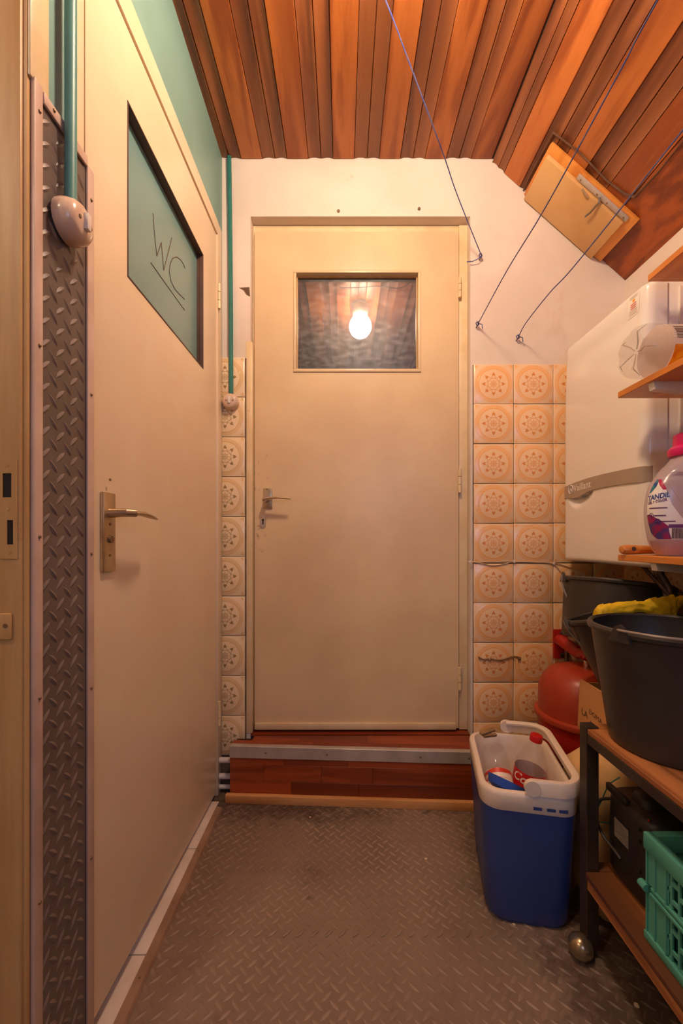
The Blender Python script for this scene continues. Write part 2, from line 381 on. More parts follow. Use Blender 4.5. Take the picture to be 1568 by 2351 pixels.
def rrect(wd, dp, r, n=5, cx=0, cy=0, z=0):
    pts = []
    for sx, sy, a0 in ((1, 1, 0), (-1, 1, PI/2), (-1, -1, PI), (1, -1, 1.5*PI)):
        for i in range(n+1):
            a = a0+PI/2*i/n; pts.append((cx+sx*(wd/2-r)+r*math.cos(a), cy+sy*(dp/2-r)+r*math.sin(a), z))
    return pts

# ------------------------------------------------------------ the room
D, XL, XR, ZC, YB = 1.588, -.468, 1.095, 2.427, -1.3
XS, ZS = .5626, 1.955                               # where the slope starts, and its height at the right wall
SU = Vector((XR-XS, 0, ZS-ZC)); SL = SU.length; SU.normalize(); SN = Vector((-SU.z, 0, SU.x))   # SN points up, out of the room
def slope(u, y, up=0): return Vector((XS, y, ZC))+SU*u+SN*up
SM = Matrix(((SU.x, 0, SN.x, XS), (0, 1, 0, 0), (SU.z, 0, SN.z, ZC), (0, 0, 0, 1)))
ST = dict(kind='structure')

# floor: rubber tread mat with three shallow creases
CREASE = [(1.395, .0025, .012, .06), (1.166, .0035, .010, -.02), (.990, .003, .014, .05)]
def fz(x, y): return sum(a*math.exp(-((y-y0-k*x*.25)/wd)**2) for y0, a, wd, k in CREASE)
b = MB(); nx, ny = 14, 150; x0, x1, y0, y1 = -1.3, 1.2, YB-.05, D+.1
g = [(x0+(x1-x0)*i/nx, y0+(y1-y0)*j/ny) for j in range(ny+1) for i in range(nx+1)]
b.add([(x, y, fz(x, y)) for x, y in g], [[j*(nx+1)+i, j*(nx+1)+i+1, (j+1)*(nx+1)+i+1, (j+1)*(nx+1)+i] for j in range(ny) for i in range(nx)])
b.box(x0, x1, y0, y1, -.08, -.004)
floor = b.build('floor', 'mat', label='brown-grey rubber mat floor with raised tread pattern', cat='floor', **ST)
def lozenge(b, o, ex, ey, en, ang, L=.0148, W=.0042, hgt=.0017):
    ca, sa = math.cos(ang), math.sin(ang); d = ex*ca+ey*sa; q = ey*ca-ex*sa
    P = lambda u, v, z: o+d*u+q*v+en*z
    b.add([P(-L, 0, 0), P(-L*.5, -W*.8, 0), P(0, -W, 0), P(L*.5, -W*.8, 0), P(L, 0, 0), P(L*.5, W*.8, 0), P(0, W, 0), P(-L*.5, W*.8, 0),
           P(-L*.45, 0, hgt*.9), P(0, 0, hgt), P(L*.45, 0, hgt*.9)],
          [[0, 1, 8], [1, 2, 9, 8], [2, 3, 10, 9], [3, 4, 10], [4, 5, 10], [5, 6, 9, 10], [6, 7, 8, 9], [7, 0, 8]])
PT = .0337
b = MB(); X3, Y3, Z3 = Vector((1, 0, 0)), Vector((0, 1, 0)), Vector((0, 0, 1))
for j in range(-18, 46):
    for i in range(-14, 33):
        for k in (0, 1):
            x = (i+.5*k)*PT; y = (j+.5*k)*PT+.01
            if -.435 < x < 1.08 and -.6 < y < 1.47: lozenge(b, Vector((x, y, fz(x, y))), X3, Y3, Z3, PI/4 if k == 0 else -PI/4)
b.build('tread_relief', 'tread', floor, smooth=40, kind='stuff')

# far wall with the door opening
OX0, OX1, OZ = at(575, 0, D).x, at(1080, 0, D).x, at(0, 497, D).z
b = MB().box(-.62, OX0, D, D+.16, 0, 2.5).box(OX1, XR+.1, D, D+.16, 0, 2.5).box(OX0, OX1, D, D+.16, OZ, 2.5).box(OX0, OX1, D+.05, D+.16, 0, .19)
wall_far = b.build('wall_far', 'plaster', smooth=0, label='whitewashed end wall with patterned tiles on both sides of the door', cat='wall', **ST)
MB().box(at(1085, 0, D).x, XR, D-.003, D+.01, 0, 1.628).box(-.475, at(566, 0, D).x, D-.003, D+.01, 0, 1.654).build('grout_bed', 'grout', wall_far)
TP, TS = .1535, .151
def tilemesh(mat, xa=-TS/2, xb=TS/2, za=-TS/2, zb=TS/2):
    return MB().box(xa, xb, -.009, 0, za, zb, .0016, 2).build('tile', mat, mesh_only=True, local=True)
full = tilemesh('tile_o')
xc0, zc0 = at(1131, 0, D).x, at(0, 883.5, D).z
def tiles(me, c, parent, rot=0):
    o = inst('tile', me, parent, Matrix.Translation(c) @ Matrix.Rotation(rot+random.uniform(-.002, .002), 4, 'Z') @ Matrix.Rotation(random.uniform(-.004, .004), 4, 'Y'))
    return o
cutr = tilemesh('tile_o', -TS/2, XR-(xc0+3*TP)-.001)
for k in range(11):
    for c in range(4):
        z = zc0-k*TP
        me = full if c < 3 else cutr
        if z-TS/2 < 0: continue
        tiles(me, (xc0+c*TP+random.uniform(-.0008, .0008), D-.0015, z+random.uniform(-.0008, .0008)), wall_far)
leftm = tilemesh('tile_g', -.0145, TS/2)
xl0, zl0 = at(518.3, 0, D).x, at(0, 1049.8, D).z
leftb = tilemesh('tile_g', -.0145, TS/2, -TS/2+.03)
for k in range(-7, 3):
    z = zl0+k*TP
    if z-TS/2 < .02: continue
    tiles(leftm, (xl0, D-.0015, z), wall_far)
# screw plugs over the door, chipped hole in the plaster by the door frame
for px, py in ((777, 485), (962, 480)):
    c = at(px, py, D)
    pl = MB().cyl(c+Vector((0, .004, 0)), c+Vector((0, -.003, 0)), .006, 10).build('wall_plug', 'grout', wall_far)
c = at(562, 668, D)
MB().prism([(c.x-.022, c.z+.012), (c.x+.018, c.z+.014), (c.x+.020, c.z-.022), (c.x+.006, c.z-.014), (c.x-.004, c.z+.002)], 'y', D-.0012, D+.01).build('plaster_chip', 'putty', wall_far)
# right wall
b = MB().box(XR, XR+.1, YB, D, 0, ZS+.25)
wall_right = b.build('wall_right', 'plaster', smooth=0, label='low whitewashed side wall under the sloping ceiling', cat='wall', **ST)
MB().box(XR-.003, XR+.01, 1.28, D-.001, 0, 1.2).build('grout_bed', 'grout', wall_right)
for k in range(3, 9):
    for c in range(2):
        z = zc0-k*TP
        tiles(full, (XR-.0015, D-.006-TS/2-c*TP, z), wall_right, -PI/2)
MB().box(XR-.008, XR-.0005, .3, 1.27, .0, .9).build('brown_hardboard', 'brownboard', wall_right)
# left wall, teal
DY0, DY1, DZ = .705, 1.575, 2.135                   # toilet door frame
b = MB().box(XL-.12, XL, .611, DY0, 0, 2.5).box(XL-.12, XL, DY1, D, 0, 2.5).box(XL-.12, XL, DY0, DY1, DZ, 2.5)
b.box(XL-.12, XL, -.25, .611, 2.08, 2.5).box(XL-.12, XL, YB, -.25, 0, 2.5)
wall_left = b.build('wall_left', 'teal', smooth=0, label='teal painted side wall above the toilet door', cat='wall', **ST)
MB().box(-1.35, -1.3, YB, .8, 0, 2.5).box(-1.3, XL-.12, .72, .8, 0, 2.5).box(-1.3, XL-.12, YB-.05, YB, 0, 2.5).build('wall_passage', 'plaster', smooth=0, label='pale wall of the passage beyond the near doorway', cat='wall', **ST)
# rear wall with window
WX0, WX1, WZ0, WZ1 = .1, .8, 1.15, 1.95
b = MB().box(XL-.12, WX0, YB-.12, YB, 0, 2.5).box(WX1, XR+.1, YB-.12, YB, 0, 2.5).box(WX0, WX1, YB-.12, YB, 0, WZ0).box(WX0, WX1, YB-.12, YB, WZ1, 2.5)
b.build('wall_rear', 'plaster', smooth=0, label='plain pale wall holding the small window', cat='wall', **ST)
win = thing('window_1', 'small window with white frame letting in cool daylight', 'window', ((WX0+WX1)/2, YB-.03, WZ0), **ST)
b = MB().box(WX0, WX0+.05, YB-.05, YB-.01, WZ0, WZ1).box(WX1-.05, WX1, YB-.05, YB-.01, WZ0, WZ1).box(WX0+.05, WX1-.05, YB-.05, YB-.01, WZ0, WZ0+.05).box(WX0+.05, WX1-.05, YB-.05, YB-.01, WZ1-.05, WZ1)
b.build('window_frame', 'white2', win)
# ceiling: backing and planks
b = MB().box(XL-.12, XS+.01, YB, D, ZC+.014, ZC+.06)
b.add([tuple(slope(u, y, h_)) for u in (0, SL+.05) for y in (YB, D) for h_ in (.014, .05)], [[0, 1, 3, 2], [4, 6, 7, 5], [0, 4, 5, 1], [2, 3, 7, 6], [0, 2, 6, 4], [1, 5, 7, 3]])
b.box(-1.35, XL-.12, YB, .8, 2.45, 2.5)
ceiling = b.build('ceiling', 'ceil_back', smooth=0, label='varnished wooden ceiling of profiled boards, flat then sloping', cat='ceiling', **ST)
LW, DW = .084, .094
PL = D-YB-.004
def flatplank(wd): return MB().prism([(.0008, .003), (.003, 0), (wd-.003, 0), (wd-.0008, .003), (wd-.0008, .013), (.0008, .013)], 'y', 0, PL).build('ceiling_board', 'plank_l', mesh_only=True, local=True)
def ribplank(wd):
    pr = [(0, .0006), (.05, .003), (.14, .0055), (.30, .0058), (.42, .0036), (.465, .002), (.495, .002), (.515, .0075), (.535, .002), (.565, .002), (.61, .0036), (.74, .0056), (.88, .0052), (.95, .003), (1, .0006)]
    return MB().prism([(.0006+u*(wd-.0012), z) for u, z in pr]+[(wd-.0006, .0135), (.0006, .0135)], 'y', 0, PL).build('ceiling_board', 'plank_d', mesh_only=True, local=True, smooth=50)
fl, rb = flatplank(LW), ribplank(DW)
xx = -.0386-3*(LW+DW)
while xx < XS-.01:
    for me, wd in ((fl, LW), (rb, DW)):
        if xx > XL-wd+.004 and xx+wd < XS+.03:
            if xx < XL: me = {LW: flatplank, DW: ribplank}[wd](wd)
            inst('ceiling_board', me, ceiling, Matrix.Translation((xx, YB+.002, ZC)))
        xx += wd
u = .0816-DW+.0124
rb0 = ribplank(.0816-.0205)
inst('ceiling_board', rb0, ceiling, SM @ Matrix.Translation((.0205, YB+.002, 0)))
u = .0816
for k in range(3):
    inst('ceiling_board', fl, ceiling, SM @ Matrix.Translation((u, YB+.002, 0))); u += LW
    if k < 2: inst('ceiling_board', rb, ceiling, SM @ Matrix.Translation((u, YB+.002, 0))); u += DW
MB().box(u, SL, 0, PL, -.001, .013).build('x', 'veneer', mesh_only=True)
vb = MB().box(u+.001, SL, YB+.002, D-.002, .001, .0125, M=SM).build('veneer_board', 'veneer', ceiling)
# trim: putty line round the hatch and along the plywood edge
pt = [slope(u, y, -.001) for u, y in ((.185, 1.585), (.183, 1.48), (.187, 1.36), (.30, 1.352), (.42, 1.362), (.50, 1.355), (.53, 1.34), (.535, 1.25), (.53, 1.14))]
MB().tube(pt, [.004, .006, .008, .006, .007, .009, .010, .006, .005], 8, flat=.4).build('putty_line', 'putty', ceiling)

# ------------------------------------------------------------ far door
LY = 1.615
d1 = thing('door_1', 'cream painted door with a small dark window above the wooden step', 'door', (at(820, 0, LY).x, LY, .2), **ST)
lx0, lx1, lz0, lz1 = at(584, 0, LY).x, at(1053, 0, LY).x, .208, at(0, 532, LY).z
gx0, gx1, gz0, gz1 = at(680, 0, LY).x, at(960, 0, LY).x, at(0, 848, LY).z, at(0, 627, LY).z
b = MB().box(lx0, gx0, LY, LY+.04, lz0, lz1).box(gx1, lx1, LY, LY+.04, lz0, lz1).box(gx0, gx1, LY, LY+.04, lz0, gz0).box(gx0, gx1, LY, LY+.04, gz1, lz1)
leaf = b.build('door_leaf', 'door_far', d1, smooth=0)
b = MB(); e = .011
for a in ((gx0-e, gx1+e, gz1-.001, gz1+e), (gx0-e, gx1+e, gz0-e, gz0+.001), (gx0-e, gx0+.001, gz0+.001, gz1-.001), (gx1-.001, gx1+e, gz0+.001, gz1-.001)):
    b.box(a[0], a[1], LY-.005, LY+.002, a[2], a[3], .0015)
b.build('glazing_bead', 'door_far', leaf)
b = MB().box(gx0+.0005, gx1-.0005, LY+.016, LY+.026, gz1-.004, gz1-.0005).box(gx0+.0005, gx0+.004, LY+.016, LY+.026, gz0+.001, gz1-.004).box(gx1-.004, gx1-.0005, LY+.016, LY+.026, gz0+.001, gz1-.004)
b.build('putty_line', 'jamb', leaf)
MB().box(gx0+.001, gx1-.001, LY+.026, LY+.030, gz0+.001, gz1-.001).build('pane', 'pane', d1, label='dark glass pane mirroring the lamp')
MB().box(lx0+.002, lx1-.012, LY-.010, LY-.0005, lz0-.003, lz0+.024, .003).build('weather_strip', 'cream_frame', leaf)
FY = 1.632
b = MB().box(OX0+.001, lx0+.002, FY-.008, FY+.06, .2, lz1+.03, .002).box(lx1+.003, OX1-.001, FY-.012, FY+.06, .2, lz1+.03, .002).box(OX0+.001, OX1-.001, FY, FY+.06, lz1+.004, OZ-.001, .002)
b.box(OX0-.018, lx0-.002, D-.002, FY-.008, .2, 1.72, .003)
b.build('door_frame', 'cream_frame', d1)
hp = [(605, 625, 1121, 1168)]
for xa, xb, ya, yb in hp:
    p0, p1 = at(xa, yb, LY), at(xb, ya, LY)
    pl = MB().box(p0.x, p1.x, LY-.005, LY-.0003, p0.z, p1.z, .001).build('handle_plate', 'brass', d1)
    for py in (1124, 1163):
        c = at(614, py, LY); MB().cyl((c.x, LY-.0045, c.z), (c.x, LY-.0062, c.z), .003, 10).build('screw', 'screw', pl)
c = at(612, 1149, LY)
t = at(667, 1145, LY-.05)
b = MB().cyl((c.x, LY-.004, c.z), (c.x, LY-.04, c.z), .0095, 16)
b.tube([(c.x-.006, LY-.043, c.z-.001), (c.x+.012, LY-.048, c.z+.004), (c.x+.05, LY-.05, c.z+.006), (t.x, LY-.05, t.z)], [.008, .0085, .0065, .005], 10, flat=.6)
b.build('door_handle', 'brass', d1)
c = at(604, 1197, LY)
pl = MB().prism([(c.x+x, c.z+z) for x, z in [(.011*math.cos(a), (.014 if math.sin(a) > 0 else -.014)+.011*math.sin(a)) for a in [i*PI/8+.01 for i in range(16)]]], 'y', LY-.004, LY-.0003).build('keyhole_plate', 'brass', d1)
b = MB().cyl((c.x, LY-.0035, c.z+.005), (c.x, LY-.0048, c.z+.005), .0042, 12); b.box(c.x-.0022, c.x+.0022, LY-.0048, LY-.0036, c.z-.012, c.z+.004)
b.build('keyhole', 'dark', pl)
for ya, yb in ((640, 686), (1076, 1132), (1530, 1582)):
    za, zb = at(0, yb, LY).z, at(0, ya, LY).z; b = MB()
    for k in range(3): b.cyl((lx1+.002, LY-.008, za+(zb-za)*k/3+.001), (lx1+.002, LY-.008, za+(zb-za)*(k+1)/3-.001), .0065, 12)
    b.build('hinge', 'cream_frame', d1)

# ------------------------------------------------------------ toilet door in the left wall
d2 = thing('door_2', 'glossy cream toilet door with a teal panel scratched WC', 'door', (XL, 1.13, 0), **ST)
PX = XL-.001
ya, yb = .7456, 1.517
wy0, wy1, wz0, wz1 = .8905, 1.375, 1.524, 1.908
zt0, zt1, zb0, zb1 = 2.060, 2.082, .048, .016
def zt(y): return zt0+(zt1-zt0)*(y-ya)/(yb-ya)
def zb(y): return zb0+(zb1-zb0)*(y-ya)/(yb-ya)
b = MB()
for q in ([(ya, zb0), (wy0, zb(wy0)), (wy0, zt(wy0)), (ya, zt0)], [(wy1, zb(wy1)), (yb, zb1), (yb, zt1), (wy1, zt(wy1))],
          [(wy0, zb(wy0)), (wy1, zb(wy1)), (wy1, wz0), (wy0, wz0)], [(wy0, wz1), (wy1, wz1), (wy1, zt(wy1)), (wy0, zt(wy0))]):
    b.prism(q, 'x', PX-.04, PX)
leaf2 = b.build('door_leaf', 'cream', d2, smooth=0)
b = MB(); e = .006
for q in ((wy0, wy1, wz1-.004, wz1), (wy0, wy1, wz0, wz0+.004), (wy0, wy0+.004, wz0+.004, wz1-.004), (wy1-.004, wy1, wz0+.004, wz1-.004)):
    b.box(PX-.028, PX+.0015, q[0], q[1], q[2], q[3], .001)
b.build('glazing_bead', 'bead', leaf2)
TX = PX-.020
pan = MB().box(TX-.004, TX, wy0+.004, wy1-.004, wz0+.004, wz1-.004).build('panel', 'teal_panel', d2, label='teal painted panel with WC scratched in')
def wc(pts):
    out = []
    for zx, zy in pts:
        q = onx(zx/2.703, zy/2.703, TX); q.x = TX+.0004; out.append(q)
    return out
b = MB()
for st in ([(948, 1325), (958, 1460), (972, 1590)], [(972, 1590), (1000, 1505)], [(1000, 1505), (1015, 1678)], [(1015, 1678), (1040, 1580), (1065, 1475)],
           [(1147, 1665), (1138, 1640), (1120, 1612), (1095, 1594), (1072, 1602), (1056, 1635), (1050, 1685), (1060, 1745), (1085, 1795), (1115, 1828), (1145, 1857)],
           [(935, 1630), (1030, 1765), (1145, 1925)]):
    b.tube(wc(st), .0011, 6)
b.build('lettering', 'bead', pan)
b = MB().box(XL-.06, XL-.0005, DY0+.001, ya-.003, 0.0, DZ-.001, .002).box(XL-.06, XL+.004, yb+.003, DY1-.001, 0.0, DZ-.001, .002)
b.prism([(ya-.003, zt0+.004), (yb+.003, zt1+.004), (yb+.003, DZ-.001), (ya-.003, DZ-.001)], 'x', XL-.06, XL+.004)
b.box(XL-.07, XL-.045, ya-.003, yb+.003, .0, .012)
b.build('door_frame', 'cream', d2)
hy0, hy1 = onx(229, 0, PX).y, onx(257, 0, PX).y
hz0, hz1 = H-(1312-HY)*.81/F, H-(1131-HY)*.81/F
pl = MB().box(PX, PX+.008, hy0, hy1, hz0, hz1, .002).build('handle_plate', 'brass', d2)
hyc = (hy0+hy1)/2; hz = H-(1178-HY)*.81/F
b = MB().tube([(PX+.007, hyc, hz), (PX+.040, hyc+.003, hz+.001), (PX+.050, hyc+.018, hz+.001)], [.0095, .0085, .008], 14)
b.tube([(PX+.048, hyc+.012, hz+.001), (PX+.052, hyc+.045, hz+.001), (PX+.050, hyc+.085, hz-.003), (PX+.046, hyc+.118, hz-.006)], [.0085, .010, .008, .004], 12, flat=.5)
b.build('door_handle', 'brass', d2)
for dz in (.066, -.083, -.026):
    MB().cyl((PX+.0075, hyc, hz+dz if dz != -.026 else hz-.022), (PX+.0092, hyc, hz+dz if dz != -.026 else hz-.022), .0028, 10).build('screw', 'screw', pl)
b = MB().cyl((PX+.0075, hyc, hz-.052), (PX+.0125, hyc, hz-.052), .007, 14).build('toilet_turn', 'screw', pl)
for pya, pyb in ((654, 712), (1608, 1664)):
    za, zb_ = at(0, pyb, 1.53).z, at(0, pya, 1.53).z; b = MB()
    for k in range(3): b.cyl((XL+.008, yb+.006, za+(zb_-za)*k/3+.001), (XL+.008, yb+.006, za+(zb_-za)*(k+1)/3-.001), .006, 12)
    b.build('hinge', 'cream_frame', d2)

# ------------------------------------------------------------ near doorway jamb at the left edge
d3 = thing('door_3', 'worn cream wooden jamb of the near doorway with empty strike plate', 'door frame', (-.52, .6, 0), **ST)
JY = .60
b = MB().box(-.66, -.4725, JY, .7, 0, 2.08, .002)
b.box(-.4725, XL+.001, JY+.005, .611, 0, 2.08)
jamb = b.build('door_jamb', 'jamb', d3)
MB().box(-.66, XL+.003, -.25, JY-.001, 2.05, 2.08).build('door_head', 'jamb', d3)
MB().box(XL+.0005, XL+.006, .606, .645, 1.64, 2.42, .002).build('architrave', 'cream_frame', d3)
q0, q1 = at(3, 1283, JY), at(41, 1055, JY)
h1a, h1b, h2a, h2b = at(8, 1142, JY), at(28, 1087, JY), at(18, 1250, JY), at(32, 1194, JY)
b = MB()
for xa, xb, za, zb_ in ((q0.x, h1a.x, q0.z, q1.z), (h2b.x, q1.x, q0.z, q1.z), (h1a.x, h2b.x, h1b.z, q1.z), (h1a.x, h2b.x, q0.z, h2a.z), (h1a.x, h2b.x, h2b.z, h1a.z), (h1b.x, h2b.x, h1a.z, h1b.z), (h1a.x, h2a.x, h2a.z, h2b.z)):
    b.box(xa, xb, JY-.0016, JY-.0003, za, zb_)
sp = b.build('strike_plate', 'jamb', d3)
MB().box(h1a.x, h1b.x, JY-.0004, JY-.0001, h1a.z, h1b.z).box(h2a.x, h2b.x, JY-.0004, JY-.0001, h2a.z, h2b.z).build('bolt_hole', 'dark', sp)
for px, py in ((18, 1068), (20, 1168), (22, 1268)):
    c = at(px, py, JY); MB().cyl((c.x, JY-.0014, c.z), (c.x, JY-.0022, c.z), .003, 10).build('screw', 'jamb', sp)
c0, c1 = at(-25, 1467, JY), at(30, 1407, JY)
lp = MB().box(c0.x, c1.x, JY-.006, JY-.0003, c0.z, c1.z, .002).build('latch_plate', 'jamb', d3)
for px, py in ((2, 1417), (20, 1435)):
    c = at(px, py, JY); MB().cyl((c.x, JY-.0055, c.z), (c.x, JY-.0068, c.z), .0034, 10).build('screw', 'screw', lp)

# tread strip on the wall between the two doorways
ts = thing('tread_wall_strip', 'upright strip of dark tread rubber edged with pale metal trim', 'wall panel', (XL, .68, 0))
y0, y1, zt_ = .629, .738, 1.632
MB().box(XL+.0005, XL+.004, y0-.004, y1+.004, 0.001, zt_).build('tread_sheet', 'matw', ts)
b = MB()
for j in range(0, 48):
    for i in range(0, 4):
        for k in (0, 1):
            y = y0+.010+(i+.5*k)*PT; z = .02+(j+.5*k)*PT*1.02
            if y0+.002 < y < y1-.002 and z < zt_-.015: lozenge(b, Vector((XL+.004, y, z)), Y3, Z3, X3, PI/4 if k == 0 else -PI/4, .0145, .0045, .0024)
b.build('tread_relief', 'treadw', ts, smooth=40, kind='stuff')
t1 = MB().box(XL+.0005, XL+.008, .6115, y0, .001, zt_+.012, .0015).build('edge_trim', 'alu_paint', ts)
t2 = MB().box(XL+.0045, XL+.009, y1, .757, .001, zt_-.005, .0015).build('edge_trim', 'alu_paint', ts)
t3 = MB().box(XL+.0045, XL+.0095, y0+.0005, y1-.0005, zt_-.010, zt_+.008, .0015).build('edge_trim', 'alu_paint', ts)
for z in (1.60, 1.245, .955, .71, .40):
    MB().ball((XL+.008, .621, z), .0028, 8, 6).build('screw', 'screw', t1)
    MB().ball((XL+.009, .747, z-.03), .0028, 8, 6).build('screw', 'screw', t2)
MB().ball((XL+.0095, .65, zt_), .0028, 8, 6).build('screw', 'screw', t3)

# light switches and their conduits
def switch(name, label, M, r, h_, lever=True):
    t = thing(name, label, 'light switch', group=None, M=M)
    pr = [(r, 0), (r*1.02, h_*.18), (r, h_*.45), (r*.93, h_*.72), (r*.80, h_*.90), (r*.6, h_), (.001, h_*1.03)]
    MB().lathe(pr, 28).build('housing', 'bakelite', t, local=True)
    MB().box(-r*.15, r*.15, -r*.38, r*.40, h_*.98, h_*1.22, .001).build('toggle', 'white2', t, local=True)
    for sx in (-1, 1): MB().cyl((sx*r*.42, 0, h_*.97), (sx*r*.42, 0, h_*1.05), r*.085, 8).build('screw', 'screw', t, local=True)
    return t
switch('light_switch', 'old round bakelite switch on the tread rubber strip', Matrix(((0, 0, 1, XL+.010), (1, 0, 0, .676), (0, 1, 0, 1.474), (0, 0, 0, 1))), .034, .033)
sc = at(533, 927, D)
switch('light_switch', 'small round bakelite switch on the olive patterned tiles', Matrix(((1, 0, 0, sc.x), (0, 0, -1, D-.0105), (0, 1, 0, sc.z), (0, 0, 0, 1))), .031, .030)
cn = MB().cyl((XL+.0195, .675, 1.506), (XL+.0195, .675, ZC-.002), .0090, 14).build('conduit_pipe', 'teal_pipe', label='thick teal conduit running up from the switch on the tread strip', cat='pipe')
ct = at(528, 348, D)
MB().tube([(sc.x, D-.016, sc.z+.030), (sc.x-.001, D-.013, sc.z+.3), (ct.x+.003, D-.010, 2.2), (ct.x, D-.011, ZC-.001)], .0085, 12).build('conduit_pipe', 'teal_pipe2', label='thin teal conduit running up from the switch on the olive tiles', cat='pipe')

# threshold tiles and edge profile by the toilet door
th = thing('trim_1', 'row of white threshold tiles with a brown edge strip along the floor', 'threshold', (XL+.02, 1.1, 0), **ST)
for y0, y1 in ((.2, .508), (.511, .822+.108), (.933, 1.2505), (1.2535, 1.478)):
    b = MB().box(XL-.035, -.447, y0, y1, -.001, .007, .001); b.build('threshold_tile', 'marble', th)
eb = MB().prism([(-.4465, 0), (-.424, .0015), (-.428, .008), (-.4465, .010)], 'y', .2, 1.445).build('edge_strip', 'edge_brown', th)
for y in (.7, .88, 1.06, 1.24, 1.40): MB().ball((-.437, y, .008), .0028, 8, 6).build('screw', 'screw', eb)

# ------------------------------------------------------------ step in front of the far door
sa = -math.atan2(.045, .9)
stp = thing('wooden_step', 'reddish laminate step with a metal nosing below the far door', 'step', (-.412, 1.494, 0), sa)
SW, SZ = .94, .197
MB().box(0.002, SW, .012, .086, 0.001, SZ-.012).build('step_body', 'ceil_back', stp, local=True)
def lplank(*a): MB().box(*a, .0006, 1).build('laminate_plank', 'lam', stp, local=True)
for xa, xb in ((0, .20), (.2006, .43), (.4306, SW)): lplank(xa, xb, 0, .0115, .134, SZ-.001)
for xa, xb in ((0, .125), (.1256, .335), (.3356, .52), (.5206, SW)): lplank(xa, xb, 0, .0115, .075, .1335)
for xa, xb in ((0, .225), (.2256, .47), (.4706, SW)): lplank(xa, xb, 0, .0115, .002, .0745)
for xa, xb in ((0, .3), (.3006, .62), (.6206, SW)): lplank(xa, xb, .0, .05, SZ-.0115, SZ)
for xa, xb in ((.068, .25), (.2506, .5), (.5006, SW)):
    y_ = lambda x: (D-.0115-1.494+.0 - x*math.sin(sa))/math.cos(sa)
    MB().prism([(xa, .0506), (xb, .0506), (xb, y_(xb)), (xa, y_(xa))], 'z', SZ-.0115, SZ-.0003).build('laminate_plank', 'lam', stp, local=True)
ns = MB().box(-.001, SW, -.0025, -.0002, SZ-.040, SZ+.002, .0006, 1).box(-.001, SW, -.0002, .019, SZ+.0003, SZ+.002, .0006, 1).build('nosing', 'alu', stp, local=True)
for x in (.133, .355, .69, .86): MB().ball((x, -.0025, SZ-.020), .0034, 8, 6, (1, .5, 1)).build('screw', 'screw', ns, local=True)
MB().box(-.012, SW, -.018, -.0005, .0, .030, .002).build('base_batten', 'rawwood', stp, local=True)
MB().box(OX0+.002, OX1-.002, 1.5885, 1.662, .1902, .1964).build('step_back_plank', 'lam', wall_far)  # rear laminate plank of the step, parented to the wall
# small white pipes in the corner beside the step
for py, r, wh in ((1745, .0105, 'topmost'), (1782, .0105, 'middle'), (1806, .0085, 'lowest and thinnest')):
    c = at(510, py, 1.545)
    MB().cyl((XL+.001, 1.545, c.z), (-.414, 1.545, c.z), r, 14).build('heating_pipe', 'white2', label=wh+' of three short white heating pipes in the corner beside the step', cat='pipe', group='heating pipes beside the step')

# ------------------------------------------------------------ hatch in the sloping ceiling
ht = thing('ceiling_hatch', 'cream hatch board with a metal bolt in the sloping wooden ceiling', 'hatch', M=Matrix.Translation(slope(.38, 1.48)))
MB().box(.196, .590, 1.382, 1.583, -.014, -.0005, .001, M=SM).build('hatch_frame', 'shelf', ht)
hb = MB().box(.208, .556, 1.408, 1.582, -.030, -.0145, .0015, M=SM).build('hatch_board', 'hatch', ht)
bar = MB().box(.335, .560, 1.388, 1.4055, -.020, -.0145, .001, M=SM).build('bolt_bar', 'alu', ht)
for uu in (.35, .425, .47, .545): MB().ball(tuple(slope(uu, 1.397, -.0205)), .003, 8, 6).build('screw', 'screw', bar)
b = MB().tube([slope(.440, 1.394, -.024), slope(.448, 1.400, -.034), slope(.446, 1.44, -.040), slope(.440, 1.462, -.040)], .0032, 8)
b.build('bolt_handle', 'steel', ht)
MB().tube([slope(.375, 1.41, -.028), slope(.385, 1.405, -.036), slope(.40, 1.41, -.034), slope(.41, 1.415, -.028)], .0035, 8).build('bolt_catch', 'brass', ht)

# ------------------------------------------------------------ ceiling lamp (above the frame, mirrored in the pane)
lp = thing('ceiling_lamp', 'round glowing globe lamp mirrored in the dark door pane', 'lamp', (.11, .71, ZC))
MB().lathe([(.05, -.002), (.052, -.04), (.045, -.065), (.001, -.066)], 24).build('lamp_base', 'white2', lp, local=True)
MB().ball((0, 0, -.135), .070, 20, 12).build('globe', 'glow', lp, local=True)

fill_lamp = thing('ceiling_lamp', 'added fill lamp, a round globe on the ceiling of the side passage', 'lamp', (-.92, -.35, 2.45))  # unseen lamp, added as warm fill for the jamb and shadows
MB().lathe([(.05, -.002), (.052, -.03), (.042, -.045), (.001, -.046)], 24).build('lamp_base', 'white2', fill_lamp, local=True)
MB().ball((0, 0, -.117), .070, 20, 12).build('globe', 'glow_fill', fill_lamp, local=True)

